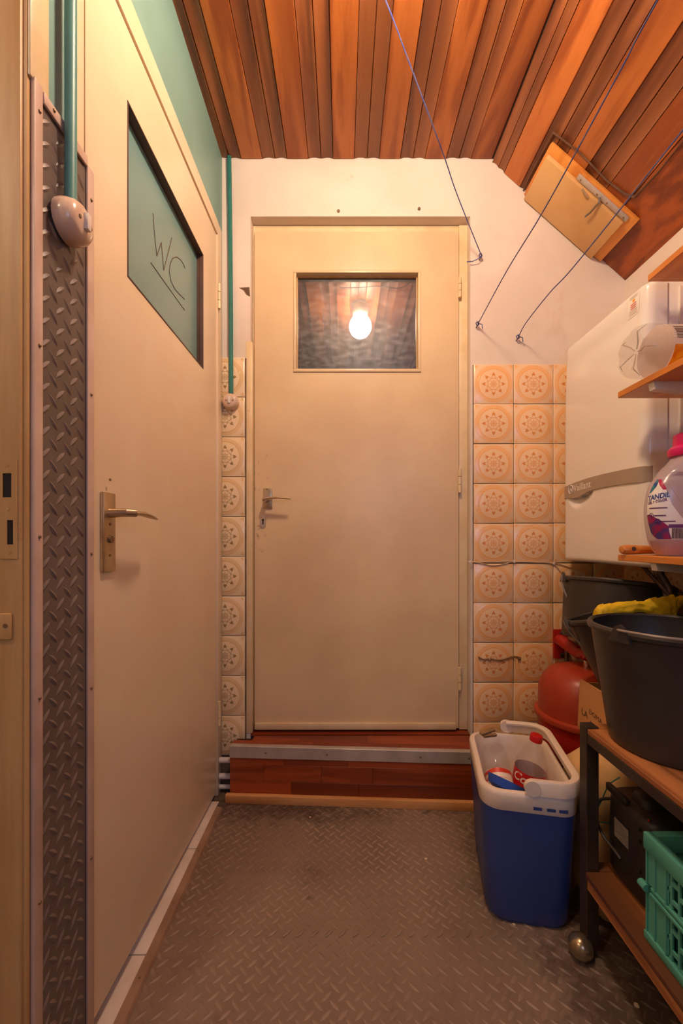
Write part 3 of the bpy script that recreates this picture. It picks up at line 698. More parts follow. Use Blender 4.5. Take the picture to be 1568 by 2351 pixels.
# ------------------------------------------------------------ clotheslines
def catm(P, n=6):
    P = [Vector(p_) for p_ in P]; out = []
    for i in range(len(P)-1):
        a, b_, c, d = P[max(i-1, 0)], P[i], P[i+1], P[min(i+2, len(P)-1)]
        for k in range(n):
            t = k/n; out.append(.5*((2*b_)+(c-a)*t+(2*a-5*b_+4*c-d)*t*t+(3*b_-a-3*c+d)*t**3))
    out.append(P[-1]); return out
def line(label, hook, pts):
    t = thing('clothesline', label, 'clothesline', hook, group='clotheslines tied to the end wall')
    hk = Vector(hook)
    MB().tube([hk+Vector((0, .004, 0)), hk+Vector((0, -.014, 0)), hk+Vector((.004, -.020, .006)), hk+Vector((.002, -.014, .013))], .0022, 8).build('screw_hook', 'steel', t)
    MB().tube(catm([hk+Vector((.002, -.018, .006))]+[Vector(p_) for p_ in pts]), .0018, 6).build('cord', 'cord_blue', t)
    kn = [hk+Vector((.006*math.cos(a), -.017+.003*math.sin(3*a), .006+.007*math.sin(a))) for a in [i*.7 for i in range(16)]]
    b = MB().tube(kn, .0018, 6)
    b.tube([hk+Vector((0, -.017, .002)), hk+Vector((-.012, -.02, -.010)), hk+Vector((-.03, -.014, -.015)), hk+Vector((-.052, -.013, -.016))] if 'steep' in label else [hk+Vector((0, -.016, .008)), hk+Vector((.016, -.02, .002)), hk+Vector((.02, -.014, -.012))], .0016, 6)
    b.build('knot', 'cord_blue', t)
k1, k2, k3 = at(1100, 597, D), at(1093, 752, D), at(1185, 782, D)
line('blue clothesline running steeply up to the flat ceiling above the far door', k1,
     [at(1051, 451, 1.42), at(1023, 369, 1.33), at(998, 300, 1.25), at(940, 145, 1.14), at(885, 0, 1.046), (0, .93, 2.40), (-.02, .90, ZC-.001)])
def cx(px, py, X): return onx(px, py, X)
line('blue clothesline crossing the hatch board, tied beside the door frame', k2,
     [cx(1164, 621, .525), cx(1250, 480, .525), cx(1420, 170, .525), cx(1510, 0, .525), (.525, .2, 1.88), (.525, -.6, 1.95), (.525, YB+.001, 2.03)])
line('blue clothesline reaching the lower corner of the hatch, tied over the tiles', k3,
     [cx(1207, 742, .672), cx(1262, 672, .672), cx(1320, 609, .672), cx(1568, 298, .672), (.672, .3, 1.80), (.672, -.5, 1.84), (.672, YB+.001, 1.90)])
# cable along the tiles and frayed cord
cb = thing('cable', 'thin cream cable clipped along the orange tiles towards the boiler', 'cable', at(1180, 1292, D))
Yc = D-.0135
MB().tube(catm([at(1074, 1290, Yc), at(1100, 1292, Yc), at(1130, 1298, Yc), at(1160, 1294, Yc), at(1177, 1290, Yc), at(1225, 1291, Yc), at(1268, 1294, Yc), at(1290, 1316, Yc), at(1320, 1345, Yc)], 4), .0021, 6).build('cable_run', 'cord_cream', cb)
MB().tube(catm([at(1074, 1289, Yc), at(1130, 1290, Yc), at(1177, 1288, Yc), at(1268, 1292, Yc), at(1330, 1310, Yc)], 4), .0016, 6).build('cable_run', 'cord_cream', cb)
for px, py in ((1076, 1290), (1177, 1289), (1268, 1293)):
    c = at(px, py, D); MB().box(c.x-.004, c.x+.004, D-.017, D-.0108, c.z-.005, c.z+.006, .001).build('cable_clip', 'white2', cb)
b = MB().tube(catm([at(1098, 1508, Yc), at(1110, 1514, Yc), at(1125, 1512, Yc), at(1145, 1516, Yc), at(1165, 1511, Yc), at(1180, 1507, Yc), at(1195, 1510, Yc)], 4), .0028, 6)
for i in range(8):
    px = 1100+i*13; b.tube([at(px, 1511, Yc), at(px+random.uniform(-6, 6), 1519, Yc-.002)], .0008, 5)
b.ball(at(1124, 1514, Yc), .006, 10, 6).ball(at(1192, 1512, Yc), .006, 10, 6)
b.build('frayed_cord', 'peg', label='short frayed cord nailed across two orange tiles', cat='cord')

# ------------------------------------------------------------ boiler
BX, BY0, BY1, BZ0, BZ1 = .82, 1.112, 1.530, .875, 1.660
bo = thing('boiler', 'white wall-hung gas boiler with grey band in the far right corner', 'boiler', (.95, 1.32, BZ0))
ny, nz = 72, 110
def bandlo(y): s_ = (y-BY0)/(BY1-BY0); return 1.112-.010*(2*s_-1)**2+.006*(1-s_)-.012*math.exp(-((y-1.43)/.05)**2)
def bandhi(y): s_ = (y-BY0)/(BY1-BY0); return 1.157-.014*(2*s_-1)**2*(1 if s_ > .5 else .4)
def front(y, z):
    r = .028; o = 0
    for d in (y-BY0, BY1-y):
        if d < r: o += r-math.sqrt(max(r*r-(r-d)**2, 0))
    for d in (z-BZ0, BZ1-z):
        if d < .012: o += .012-math.sqrt(max(.012**2-(.012-d)**2, 0))
    dy = (y-1.415)/.075; zz = bandlo(y)-z
    if abs(dy) < 1 and zz > -.004:
        wd = .036*math.sqrt(1-dy*dy)
        if zz < wd: o += .020*(1-dy*dy)*(1-max(zz, 0)/wd)**.8
    return BX+o+.09*max(0, z-1.35)**2
b = MB()
ys = [BY0+(BY1-BY0)*(.5-.5*math.cos(PI*i/ny)) for i in range(ny+1)]
zs = [BZ0+(BZ1-BZ0)*j/nz for j in range(nz+1)]
vs_ = [(front(y, z), y, z) for z in zs for y in ys]
fs = [[j*(ny+1)+i, j*(ny+1)+i+1, (j+1)*(ny+1)+i+1, (j+1)*(ny+1)+i] for j in range(nz) for i in range(ny)]
nb = len(vs_); per = [i for i in range(ny+1)]+[j*(ny+1)+ny for j in range(1, nz+1)]+[nz*(ny+1)+i for i in range(ny-1, -1, -1)]+[j*(ny+1) for j in range(nz-1, 0, -1)]
vs_ += [(BX+.062, vs_[i][1], vs_[i][2]) for i in per]
fs += [[per[k], per[(k+1) % len(per)], nb+(k+1) % len(per), nb+k] for k in range(len(per))]+[[nb+k for k in range(len(per))]]
b.add(vs_, fs); b.build('front_cover', 'white', bo, smooth=50)
MB().box(BX+.066, XR-.001, BY0+.004, BY1-.004, BZ0+.004, BZ1-.006, .004).box(BX+.0622, BX+.0658, BY0+.012, BY1-.012, BZ0+.012, BZ1-.012).build('body', 'white', bo)
b = MB()
for x in (.915, .955, .985): b.box(x, x+.012, BY0-.002, BY0+.004, 1.2, BZ1-.02, .001)
b.build('side_rib', 'white2', bo)
b = MB(); rows = []
for i in range(41):
    y = BY0+.0005+(BY1-BY0-.001)*i/40
    x = front(y, bandhi(y)+.02)-.0035
    rows.append([(x, y, bandlo(y)), (x, y, bandhi(y)), (x+.0035, y, bandhi(y)+.0015), (x+.0045, y, bandlo(y)-.0015)])
b.loft(rows); bd = b.build('band', 'greyband', bo, smooth=40)
def bowx(y): return BX-.0042
b = textmap('Vaillant', .034, lambda x, y: (bowx(1.448-x), 1.448-x*1.0, 1.121+y+x*.04), fat=.0003)
bl = b.build('lettering', 'label_white', bd)
b = MB(); rg = []
for i in range(20):
    a = 2*PI*i/20; rg.append((1.465+.0145*math.cos(a), 1.131+.0145*math.sin(a)))
b.tube([(bowx(y), y, z) for y, z in rg+[rg[0]]], .0014, 6)
b.tube([(bowx(1.465), 1.470, 1.124), (bowx(1.465), 1.465, 1.134), (bowx(1.465), 1.460, 1.124)], .0014, 6)
b.build('emblem', 'label_white', bd)
sy0, sy1, sz0, sz1 = 1.140, 1.186, 1.585, 1.650
def bdecal(y0, y1, z0, z1, off, name, m_, par):
    b = MB(); n_ = 6; g_ = [(y0+(y1-y0)*i/n_, z0+(z1-z0)*j/n_) for j in range(n_+1) for i in range(n_+1)]
    b.add([(front(y, z)-off, y, z) for y, z in g_], [[j*(n_+1)+i, j*(n_+1)+i+1, (j+1)*(n_+1)+i+1, (j+1)*(n_+1)+i] for j in range(n_) for i in range(n_)])
    return b.build(name, m_, par)
stk = bdecal(sy0, sy1, sz0, sz1, .0008, 'service_sticker', 'label_white', bo)
for z in (1.643, 1.638, 1.602, 1.596, 1.591): bdecal(sy0+.007, sy1-.007, z, z+.0010, .0013, 'print_line', 'peg', stk)
for z in (1.620, 1.614, 1.608): bdecal(sy0+.012, sy1-.012, z, z+.0026, .0013, 'print_line', 'lab_orange', stk)
bdecal(1.158, 1.167, 1.6265, 1.6345, .0013, 'print_emblem', 'lab_yellow', stk)
b = MB().tube(catm([(.925, 1.20, BZ0+.003), (.927, 1.20, .85), (.945, 1.20, .82), (.952, 1.20, .78), (.952, 1.20, .55), (.952, 1.20, .46)], 4), .013, 14)
b.build('flue_pipe', 'steel', label='grey metal pipe bending down from the boiler', cat='pipe')
MB().tube(catm([(.868, 1.19, BZ0+.003), (.89, 1.185, .85), (.925, 1.17, .80), (.937, 1.16, .76), (.94, 1.16, .5)], 4), .0055, 10).build('hose', 'steel', label='thin brown hose slanting down from the boiler', cat='hose')

# ------------------------------------------------------------ shelves
def shelf(name, label, x0, y0, y1, zb, zt_, brY):
    t = thing(name, label, 'shelf', (x0, (y0+y1)/2, zb), group=None)
    MB().box(x0, XR-.001, y0, y1, zb, zt_, .0012, 1).build('shelf_board', 'shelf', t)
    for by in brY:
        b = MB().prism([(x0+.006, zb-.0003), (XR-.012, zb-.0003), (XR-.012, zb-.05), (x0+.05, zb-.022), (x0+.010, zb-.018)], 'y', by-.009, by+.009)
        br = b.build('bracket', 'bracket', t)
        MB().box(XR-.012, XR-.001, by-.011, by+.011, zb-.16, zb-.0005, .001).build('bracket_plate', 'bracket', br)
shelf('wall_shelf', 'beech wall shelf carrying the lying oil bottle', .725, .40, 1.08, 1.324, 1.340, (.972, .5))
shelf('wall_shelf', 'beech wall shelf carrying the pink-capped detergent bottle', .725, .40, 1.08, .896, .912, (.965, .5))
shelf('wall_shelf', 'beech wall shelf at the top, level with the boiler top', .800, .40, 1.075, 1.628, 1.645, (.55,))

# lying oil bottle on the middle shelf
r = .062; bx, by, bz = .692, .985, 1.3405+r
M = zframe((bx, by, bz), (1, 0, 0), (0, 1, 0))
ob = thing('oil_bottle', 'empty clear oil bottle with yellow label lying on its side', 'bottle', M=M)
prof = [(.004, .014), (.018, .012), (.030, .006), (.040, .001), (.050, .002), (.058, .010), (r, .024), (r, .045), (r-.003, .050), (r-.003, .24), (r, .25), (.055, .28), (.035, .31), (.020, .325), (.018, .345)]
n = 40; rings = []
for rr, z in prof:
    rings.append([((rr*math.cos(a)), rr*math.sin(a), z+(.010*max(0, math.cos(5*a))*(1-abs(rr-.035)/.03) if abs(rr-.035) < .03 and z < .03 else 0)) for a in [2*PI*i/n for i in range(n)]])
MB().loft(rings).build('bottle_body', 'pet', ob, local=True)
MB().lathe([(.001, .344), (.020, .344), (.020, .365), (.001, .366)], 20).build('cap', 'lab_yellow', ob, local=True)
def lab(ra, a0, a1, z0, z1, n=24):
    b = MB(); b.add([(ra*math.cos(a0+(a1-a0)*i/n), ra*math.sin(a0+(a1-a0)*i/n), z) for z in (z0, z1) for i in range(n+1)], [[i, i+1, n+2+i, n+1+i] for i in range(n)]); return b
MB().lathe([(r-.0024, .058), (r-.0024, .235)], 40, cap0=False, cap1=False).build('label', 'film', ob, local=True)
for k in range(5):
    a = 2*PI*(k+.5)/5+.2
    MB().tube([(.006*math.cos(a), .006*math.sin(a), .013), (.022*math.cos(a+.06), .022*math.sin(a+.06), .0095), (.044*math.cos(a-.04), .044*math.sin(a-.04), .002), (.060*math.cos(a), .060*math.sin(a), .018)], [.0012, .0018, .0016, .0006], 6).build('base_crease', 'crease', ob, local=True)
# label print: angles are measured from +Y (towards the far wall) to local y (up/down)
AF = PI                                             # side facing the camera
b = MB(); 
for i in range(13):
    a = AF-.10-.05*i-.012*(i % 3); b.add(*(lambda q: (q.v, q.f))(lab(r-.0018, a, a+.018+.012*(i % 2), .064, .094, 2)))
MT['bars'] = MT['ink']
b.build('barcode', 'ink', ob, local=True)
lab(r-.0019, AF+.15, AF+1.1, .060, .105).build('label_print', 'lab_yellow', ob, local=True)
b = textmap('ZONNEBLOEMOLIE', .021, lambda x, y: ((r-.0016)*math.cos(AF-1.0+x*11), (r-.0016)*math.sin(AF-1.0+x*11), .107+y), fat=.0004)
b.build('lettering', 'lab_orange', ob, local=True)

# detergent bottle on the lower shelf
DX, DYc, DZ0 = .838, .985, .9125
def dsec(z):                                        # width, depth, centre at height z above the shelf (0..0.245)
    t = z/.245
    kw = [(0, .150), (.04, .168), (.14, .188), (.32, .205), (.52, .205), (.70, .182), (.84, .132), (.93, .088), (1, .066)]
    for q in range(len(kw)-1):
        if kw[q][0] <= t <= kw[q+1][0]+1e-9:
            k = (t-kw[q][0])/(kw[q+1][0]-kw[q][0]); w0, w1, w2, w3 = kw[max(q-1, 0)][1], kw[q][1], kw[q+1][1], kw[min(q+2, len(kw)-1)][1]
            wd = .5*(2*w1+(w2-w0)*k+(2*w0-5*w1+4*w2-w3)*k*k+(3*w1-w0-3*w2+w3)*k**3); break
    dp = min(.088, wd*.46) if t < .8 else .088+( .062-.088)*((t-.8)/.2)
    dp = dp if t > .06 else dp*.92
    return wd, min(dp, wd), .0
def dring(z, sh=1.0, n=40):
    wd, dp, c = dsec(z); e = 2/2.8; out = []
    for i in range(n):
        a = 2*PI*i/n; ca, sa_ = math.cos(a), math.sin(a)
        out.append((DX+c+sh*wd/2*math.copysign(abs(ca)**e, ca), DYc+sh*dp/2*math.copysign(abs(sa_)**e, sa_), DZ0+z))
    return out
DARC = {}
def dfront(x, z, off=.0008):                        # wraps round the left-hand corner by arc length
    s_ = .020-x*1.12; kz = round(z, 4)
    if kz not in DARC:
        wd, dp, c = dsec(z); e = 2/2.8; P_ = []
        for i in range(121):
            a = -PI/2-PI*.95*i/120; ca, sa_ = math.cos(a), math.sin(a)
            P_.append(Vector((wd/2*math.copysign(abs(ca)**e, ca), dp/2*math.copysign(abs(sa_)**e, sa_))))
        L_ = [0]
        for a, b_ in zip(P_, P_[1:]): L_.append(L_[-1]+(b_-a).length)
        DARC[kz] = (P_, L_)
    P_, L_ = DARC[kz]; i = 0
    while i < 118 and L_[i+1] < s_: i += 1
    k = (s_-L_[i])/(L_[i+1]-L_[i]); p_ = P_[i].lerp(P_[i+1], k); t = (P_[i+1]-P_[i]).normalized(); nn = Vector((t.y, -t.x)); nn = nn if nn.dot(p_) > 0 else -nn
    p_ = p_+nn*off
    return (DX+p_.x, DYc+p_.y, DZ0+z)
dt = thing('detergent_bottle', 'translucent detergent bottle with pink cap and colourful label', 'bottle', (DX, DYc, DZ0))
MB().loft([dring(.245*i/30) for i in range(31)]).build('bottle_body', 'bottle', dt)
MB().loft([dring(.002+.034*i/6, .955) for i in range(7)]).build('liquid', 'liquid', dt)
b = MB()
b.lathe([(.001, .240), (.043, .240), (.046, .246), (.046, .256), (.038, .264), (.001, .264)], 32, Matrix.Translation((DX, DYc, DZ0)))
cp = b.build('cap_ring', 'pink', dt)
rings = []
for rr, z in ((.034, .263), (.035, .266), (.034, .290), (.031, .294), (.001, .2945)):
    rings.append([(DX+rr*(1+.02*math.cos(12*a))*math.cos(a), DYc+rr*(1+.02*math.cos(12*a))*math.sin(a), DZ0+z) for a in [2*PI*i/48 for i in range(48)]])
MB().loft(rings).build('cap', 'pink', dt)
def decal(poly, off, n=10):                         # region between left and right edge functions given as rows (z, xl, xr)
    b = MB(); rows = []
    for z, xl, xr in poly: rows.append([dfront(xl+(xr-xl)*i/n, z, off) for i in range(n+1)])
    b.add([p_ for r_ in rows for p_ in r_], [[j*(n+1)+i, j*(n+1)+i+1, (j+1)*(n+1)+i+1, (j+1)*(n+1)+i] for j in range(len(rows)-1) for i in range(n)]); return b
def lerp_rows(keys, m=16):
    out = []
    for (z0, a0, b0), (z1, a1, b1) in zip(keys, keys[1:]):
        for k in range(m//len(keys)+1): t = k/(m//len(keys)+1); out.append((z0+(z1-z0)*t, a0+(a1-a0)*t, b0+(b1-b0)*t))
    out.append(keys[-1]); return out
lbl = decal(lerp_rows([(.040, -.074, -.025), (.055, -.090, -.020), (.075, -.094, -.022), (.095, -.097, -.036), (.12, -.097, -.050), (.15, -.092, -.058), (.175, -.080, -.062), (.182, -.072, -.066)], 24), .0006).build('label', 'label_white', dt)
decal(lerp_rows([(.040, -.074, -.050), (.055, -.088, -.054), (.070, -.092, -.056), (.085, -.095, -.070), (.098, -.097, -.088)], 12), .0011).build('label_print', 'lab_purple', lbl)
decal(lerp_rows([(.066, -.056, -.024), (.070, -.056, -.024), (.074, -.056, -.026)], 6), .0012).build('label_print', 'lab_violet', lbl)
decal(lerp_rows([(.150, -.092, -.0885), (.163, -.087, -.076), (.174, -.080, -.070), (.183, -.0715, -.0665)], 9), .0011).build('label_print', 'lab_teal', lbl)
decal(lerp_rows([(.156, -.064, -.058), (.166, -.068, -.060), (.182, -.070, -.0625)], 8), .0012).build('label_print', 'lab_pink', lbl)
b = MB(); x = -.050
for i in range(13):
    wv = .0008+.0009*(i % 3 == 0)+.0004*(i % 2); q = decal([(.041, x, x+wv), (.053, x, x+wv), (.065, x, x+wv)], .0013, 1); b.add(q.v, q.f); x += wv+.0008
b.build('barcode', 'ink', lbl)
textmap('TANDiL', .0135, lambda x, y: dfront(-.0945+x*.86, .131+y*1.25+x*.16, .0013), shear=.15, fat=.0003).build('lettering', 'lab_blue', lbl)
textmap('GEL + COLOR', .0068, lambda x, y: dfront(-.0935+x*.82, .1225+y*1.3+x*.16, .0013), fat=.0002).build('lettering', 'lab_violet', lbl)
b = MB()
for z, xa, xb in ((.112, -.091, -.058), (.094, -.080, -.060), (.080, -.068, -.044)):
    q = decal([(z, xa, xb), (z+.0022, xa, xb)], .0013, 6); b.add(q.v, q.f)
b.build('print_line', 'lab_violet', lbl)
b = MB()
for xc, zc in ((-.086, .0955), (-.074, .0815)):
    b.tube([dfront(xc+.0048*math.cos(a), zc+.0058*math.sin(a), .0013) for a in [2*PI*i/16 for i in range(17)]], .0005, 5)
    b.ball(dfront(xc, zc, .0006), .0022, 8, 6)
b.build('label_icon', 'lab_violet', lbl)
b = MB().tube([dfront(-.052+.034*(1-math.cos(a))*.5, .165-.075*(1-math.cos(a))*.5*1.0, .0) for a in [PI*i/14 for i in range(15)]], .0012, 6)
b.build('grip_edge', 'bottle', dt)
# wooden brush handle
b = MB(); Zc = .9125
rings = []
for i, (x, wy, hz_) in enumerate(((.716, .004, .004), (.718, .010, .009), (.724, .0135, .0118), (.735, .0145, .0125), (.76, .0135, .0115), (.80, .0115, .010), (.86, .011, .010), (.90, .011, .0095))):
    rings.append([(x, 1.056+wy*math.cos(a), Zc+.0127+hz_*math.sin(a)+.0001) for a in [2*PI*k/16 for k in range(16)]])
b.loft(rings)
hd = b.build('brush_handle', 'shelf', label='orange lacquered wooden brush handle with a hanging hole', cat='handle')
MB().cyl((.741, 1.0412, Zc+.0150), (.741, 1.046, Zc+.0150), .0055, 14).build('hanging_hole', 'bead', hd)

# ------------------------------------------------------------ trolley
TX0, TX1, TY0, TY1, TZ, LZ = .552, .99, .22, .955, .523, .200
tr = thing('trolley', 'brown wooden trolley with dark metal legs carrying buckets and crate', 'trolley', ((TX0+TX1)/2, (TY0+TY1)/2, 0))
for xa, ya_ in ((TX0, TY1-.028), (TX1-.028, TY1-.028), (TX0, TY0), (TX1-.028, TY0)):
    MB().box(xa, xa+.028, ya_, ya_+.028, .034, TZ+.003, .001, 1).build('leg', 'frame_dark', tr)
def rails(z0, z1, m):
    for a in ((TX0+.001, TX0+.022, TY0+.0285, TY1-.0285), (TX1-.022, TX1-.001, TY0+.0285, TY1-.0285), (TX0+.0285, TX1-.0285, TY1-.022, TY1-.001), (TX0+.0285, TX1-.0285, TY0+.001, TY0+.022)):
        MB().box(*a, z0, z1, .001, 1).build('rail', m, tr)
rails(TZ-.034, TZ-.012, 'frame_dark')
MB().box(TX0+.001, TX1-.001, TY0+.0285, TY1-.0285, TZ-.0117, TZ, .0015, 1).box(TX0+.0285, TX1-.0285, TY1-.0285, TY1-.004, TZ-.0117, TZ).build('top_board', 'trolley_wood', tr)
rails(LZ-.040, LZ-.0125, 'trolley_wood')
MB().box(TX0-.004, TX1, TY0+.0285, TY1-.0285, LZ-.0123, LZ, .0025, 2).box(TX0+.0285, TX1-.0285, TY1-.0285, TY1-.002, LZ-.0123, LZ).build('lower_board', 'trolley_wood', tr)
for xa, ya_, an in ((TX0+.012, TY1-.014, PI+.35), (TX1-.014, TY1-.014, 2.2), (TX0+.012, TY0+.014, 3.6), (TX1-.014, TY0+.014, .4)):
    dx, dy = math.cos(an)*.024, math.sin(an)*.024; c = Vector((xa+dx, ya_+dy, .0245))
    cs = MB()
    Mx = Matrix.Translation(c) @ Matrix.Rotation(an, 4, 'Z') @ Matrix.Rotation(-.45, 4, 'Y')
    cs.lathe([(.0262*math.sin(math.radians(q)), .0262*math.cos(math.radians(q))) for q in (135, 122, 110, 100, 88, 75, 60, 45, 30, 16, 2)], 24, zframe(c, (-.55, -.45, .7)))
    cc = cs.build('caster', 'caster', tr)
    MB().ball(c, .0240, 20, 12, (1, 1, 1)).build('wheel', 'black2', cc)
    MB().cyl((xa, ya_, .030), (xa+dx*.4, ya_+dy*.4, .040), .007, 10).build('stem', 'caster', cc)

# buckets
def bucket(label, M, h_, rb, rt, bail, mat='black'):
    t = thing('bucket', label, 'bucket', M=M)
    th_ = .0035
    pr = [(.001, 0), (rb-.010, 0), (rb-.003, .003), (rb, .012)]+[(rb+(rt-.008-rb)*k/6, .012+(h_-.028)*k/6) for k in range(1, 7)]
    pr += [(rt-.006, h_-.014), (rt-.001, h_-.013), (rt, h_-.006), (rt-.003, h_-.001), (rt-.008, h_), (rt-.012, h_-.004)]
    pr += [(rt-.008-th_, h_-.016)]+[(rb-th_+(rt-.008-rb)*k/6, .012+(h_-.028)*k/6) for k in range(5, 0, -1)]+[(rb-th_-.004, .006), (.001, .005)]
    MB().lathe(pr, 56).build('bucket_body', mat, t, local=True, smooth=35)
    a0, a1, drop, rx = bail
    ears = []
    for a in (a0, a0+PI):
        Mx = Matrix.Rotation(a, 4, 'Z')
        e_ = MB().prism([(-.022, -.018), (.022, -.018), (.010, .010), (0, .016), (-.010, .010)], 'x', rt-.004, rt+.004, M=Mx @ Matrix.Translation((0, 0, h_-.004)))
        e_.build('bail_ear', mat, t, local=True)
    pts = []
    for i in range(33):
        q = PI*i/32; v = Vector((math.cos(q)*rx, math.sin(q)*rx*math.cos(drop), math.sin(q)*rx*math.sin(drop)))
        pts.append(Matrix.Rotation(a0, 4, 'Z') @ v + Vector((0, 0, h_+.002)))
    MB().tube(pts, .0028, 8).build('bail_handle', 'wire', t, local=True)
    return t
bucket('large black bucket standing on the trolley top with its handle along the rim', Matrix.Translation((.683, .850, TZ+.0003)), .250, .113, .152, (math.radians(200), 0, .0, .159))
M2 = Matrix.Translation((.790, 1.092, .552)) @ Matrix.Rotation(math.radians(-13), 4, 'Y') @ Matrix.Rotation(math.radians(-11), 4, 'X')
bucket('black bucket leaning in the carton behind the trolley', M2, .210, .085, .120, (math.radians(165), 0, math.radians(-80), .124))
M3 = Matrix.Translation((.898, 1.367, .606)) @ Matrix.Rotation(math.radians(8), 4, 'Y') @ Matrix.Rotation(math.radians(-5), 4, 'X')
bucket('wide black tub resting above the red vessel under the boiler', M3, .205, .150, .165, (math.radians(165), 0, math.radians(-75), .170))

# yellow glove over the bucket rims
gl = thing('rubber_glove', 'crumpled yellow rubber glove draped over the black buckets', 'glove', at(1470, 1430, 1.0))
pts = [(1366, 1424, 1.015, .010, .016), (1372, 1421, 1.013, .013, .021), (1392, 1418, 1.012, .014, .023), (1420, 1410, 1.012, .014, .019), (1450, 1404, 1.012, .013, .015), (1478, 1404, 1.012, .014, .017), (1505, 1406, 1.012, .015, .026), (1530, 1407, 1.012, .015, .031), (1545, 1402, 1.012, .013, .028), (1552, 1394, 1.012, .010, .015), (1562, 1387, 1.012, .009, .011), (1580, 1385, 1.012, .008, .009), (1590, 1385, 1.012, .002, .003)]
rings = []; N = 60
for i in range(N+1):
    f_ = i/N*(len(pts)-1); k0 = min(int(f_), len(pts)-2); t = f_-k0
    px, py, Y, dy, dz = [a_+(b_-a_)*t for a_, b_ in zip(pts[k0], pts[k0+1])]
    c = at(px, py, Y+.012); rg = []
    for k in range(28):
        a = 2*PI*k/28; q = Vector((f_*1.5, math.cos(a)*2.2, math.sin(a)*2.2))
        nz_ = mnoise.noise(q)+.5*mnoise.noise(q*2.3)
        rg.append((c.x+.004*nz_, c.y+dy*math.cos(a)*(1+.30*nz_), c.z+.010+dz*math.sin(a)*(1+.28*nz_)))
    rings.append(rg)
MB().loft(rings).build('glove_body', 'yellow', gl, smooth=60)
rings = []
for i, (px, py) in enumerate(((1498, 1412), (1512, 1428), (1524, 1438), (1535, 1442))):
    c = at(px, py, 1.012); rings.append([(c.x+(.012-.002*i)*math.cos(a), c.y+.006*math.sin(a), c.z+.004*math.sin(a)) for a in [2*PI*k/12 for k in range(12)]])
MB().loft(rings).build('glove_cuff', 'yellow', gl, smooth=60)

# carton, sack
cbx = thing('carton_box', 'open brown carton with handwriting wedged between trolley and red vessel', 'box', (.81, 1.08, .404))
x0, x1, y0, y1, z0, z1 = .690, .925, .965, 1.185, .404, .548
b = MB().box(x0, x1, y0, y1, z0, z0+.004)
b.prism([(y0, z0), (y1+.012, z0), (y1, z1), (y0, z1)], 'x', x0-.004, x0)
b.box(x1-.004, x1, y0, y1, z0, z1-.02).box(x0, x1, y1-.004, y1, z0, z1-.01).box(x0, x1, y0, y0+.004, z0, z1-.08)
b.build('box_body', 'carton', cbx)
b = textmap('LA', .026, lambda x, y: (x0-.0046-(.548-.455-y)*.0, 1.176-x*1.0, .452+y-x*.10))
b.build('lettering', 'ink', cbx)
b = textmap('NAI', .026, lambda x, y: (x0-.0046, 1.136-x*1.0, .432+y-x*.10))
b.build('lettering', 'ink', cbx)
textmap('DOMA', .019, lambda x, y: (x0-.0046, 1.140-x*1.0, .468+y-x*.12)).build('lettering', 'ink', cbx)
sk = thing('sack', 'bulging beige cloth sack tied with teal string behind the trolley', 'sack', (.765, 1.065, 0))
rings = []
for j in range(17):
    t = j/16; z = .402*t; sq = min(1, math.sqrt(max(0, 1-(2*t-1)**2))*1.5+.12) if t > .5 else min(1, .72+1.5*t)
    sq *= 1-.10*math.exp(-((t-.62)/.05)**2)
    rg = []
    for k in range(40):
        a = 2*PI*k/40; ca, sa_ = math.cos(a), math.sin(a); e = 2/3
        nz_ = mnoise.noise(Vector((ca*2, sa_*2, z*9)))*.045
        rg.append((.765+(.168*sq+nz_*.25)*math.copysign(abs(ca)**e, ca), 1.068+(.098*sq+nz_*.14)*math.copysign(abs(sa_)**e, sa_), z+nz_*.03*(0 < j < 16)))
    rings.append(rg)
MB().loft(rings).build('sack_body', 'sack', sk, smooth=60)
MB().tube(catm([(.66, .975, .385), (.63, .968, .372), (.612, .966, .34), (.60, .972, .30)], 5), .0014, 6).build('string', 'string', sk)
MB().tube(catm([(.595, 1.0, .282), (.60, .972, .282), (.66, .966, .283), (.76, .965, .280), (.88, .966, .282)], 5), .0014, 6).build('string', 'string', sk)

# black fan heater on the lower board
fh = thing('fan_heater', 'black plastic fan heater with grey rating plate on the lower trolley board', 'heater', (.68, .87, LZ))
hx0, hx1, hy0_, hy1_ = .602, .755, .800, .950
rings = []
for z, ins, r_ in ((.0005, .020, .03), (.008, .006, .034), (.02, .001, .035), (.10, 0, .035), (.168, .002, .034), (.180, .006, .03), (.186, .014, .026)):
    rings.append(rrect(hx1-hx0-2*ins, hy1_-hy0_-2*ins, r_, 6, (hx0+hx1)/2, (hy0_+hy1_)/2, LZ+z))
MB().loft(rings).build('housing', 'black2', fh, smooth=45)
rings = [rrect(.09-2*i_, .055-2*i_, .018, 5, .675, .878, LZ+z) for z, i_ in ((.1855, 0), (.198, .002), (.204, .008))]
MB().loft(rings).build('control_knob', 'black2', fh, smooth=45)
MB().box(hx0+.003, hx0+.014, .875, .944, LZ+.178, LZ+.194, .003).build('handle_ridge', 'black2', fh)
MB().box(hx0-.0012, hx0-.0002, .862, .906, LZ+.098, LZ+.138).build('rating_plate', 'grey_label', fh)
q = [(.885+.026*math.cos(a), LZ+.058+.019*math.sin(a)) for a in [2*PI*i/24 for i in range(24)]]
MB().prism(q, 'x', hx0-.0008, hx0+.002).build('grip_opening', 'dark', fh)
for z in (.160, .135, .075): MB().box(hx0-.0012, hx0+.001, .828, .832, LZ+z, LZ+z+.006).build('vent_slot', 'dark', fh)
MB().ball((hx0+.012, .822, LZ+.187), .0022, 8, 6).build('indicator_light', 'cap_red', fh)
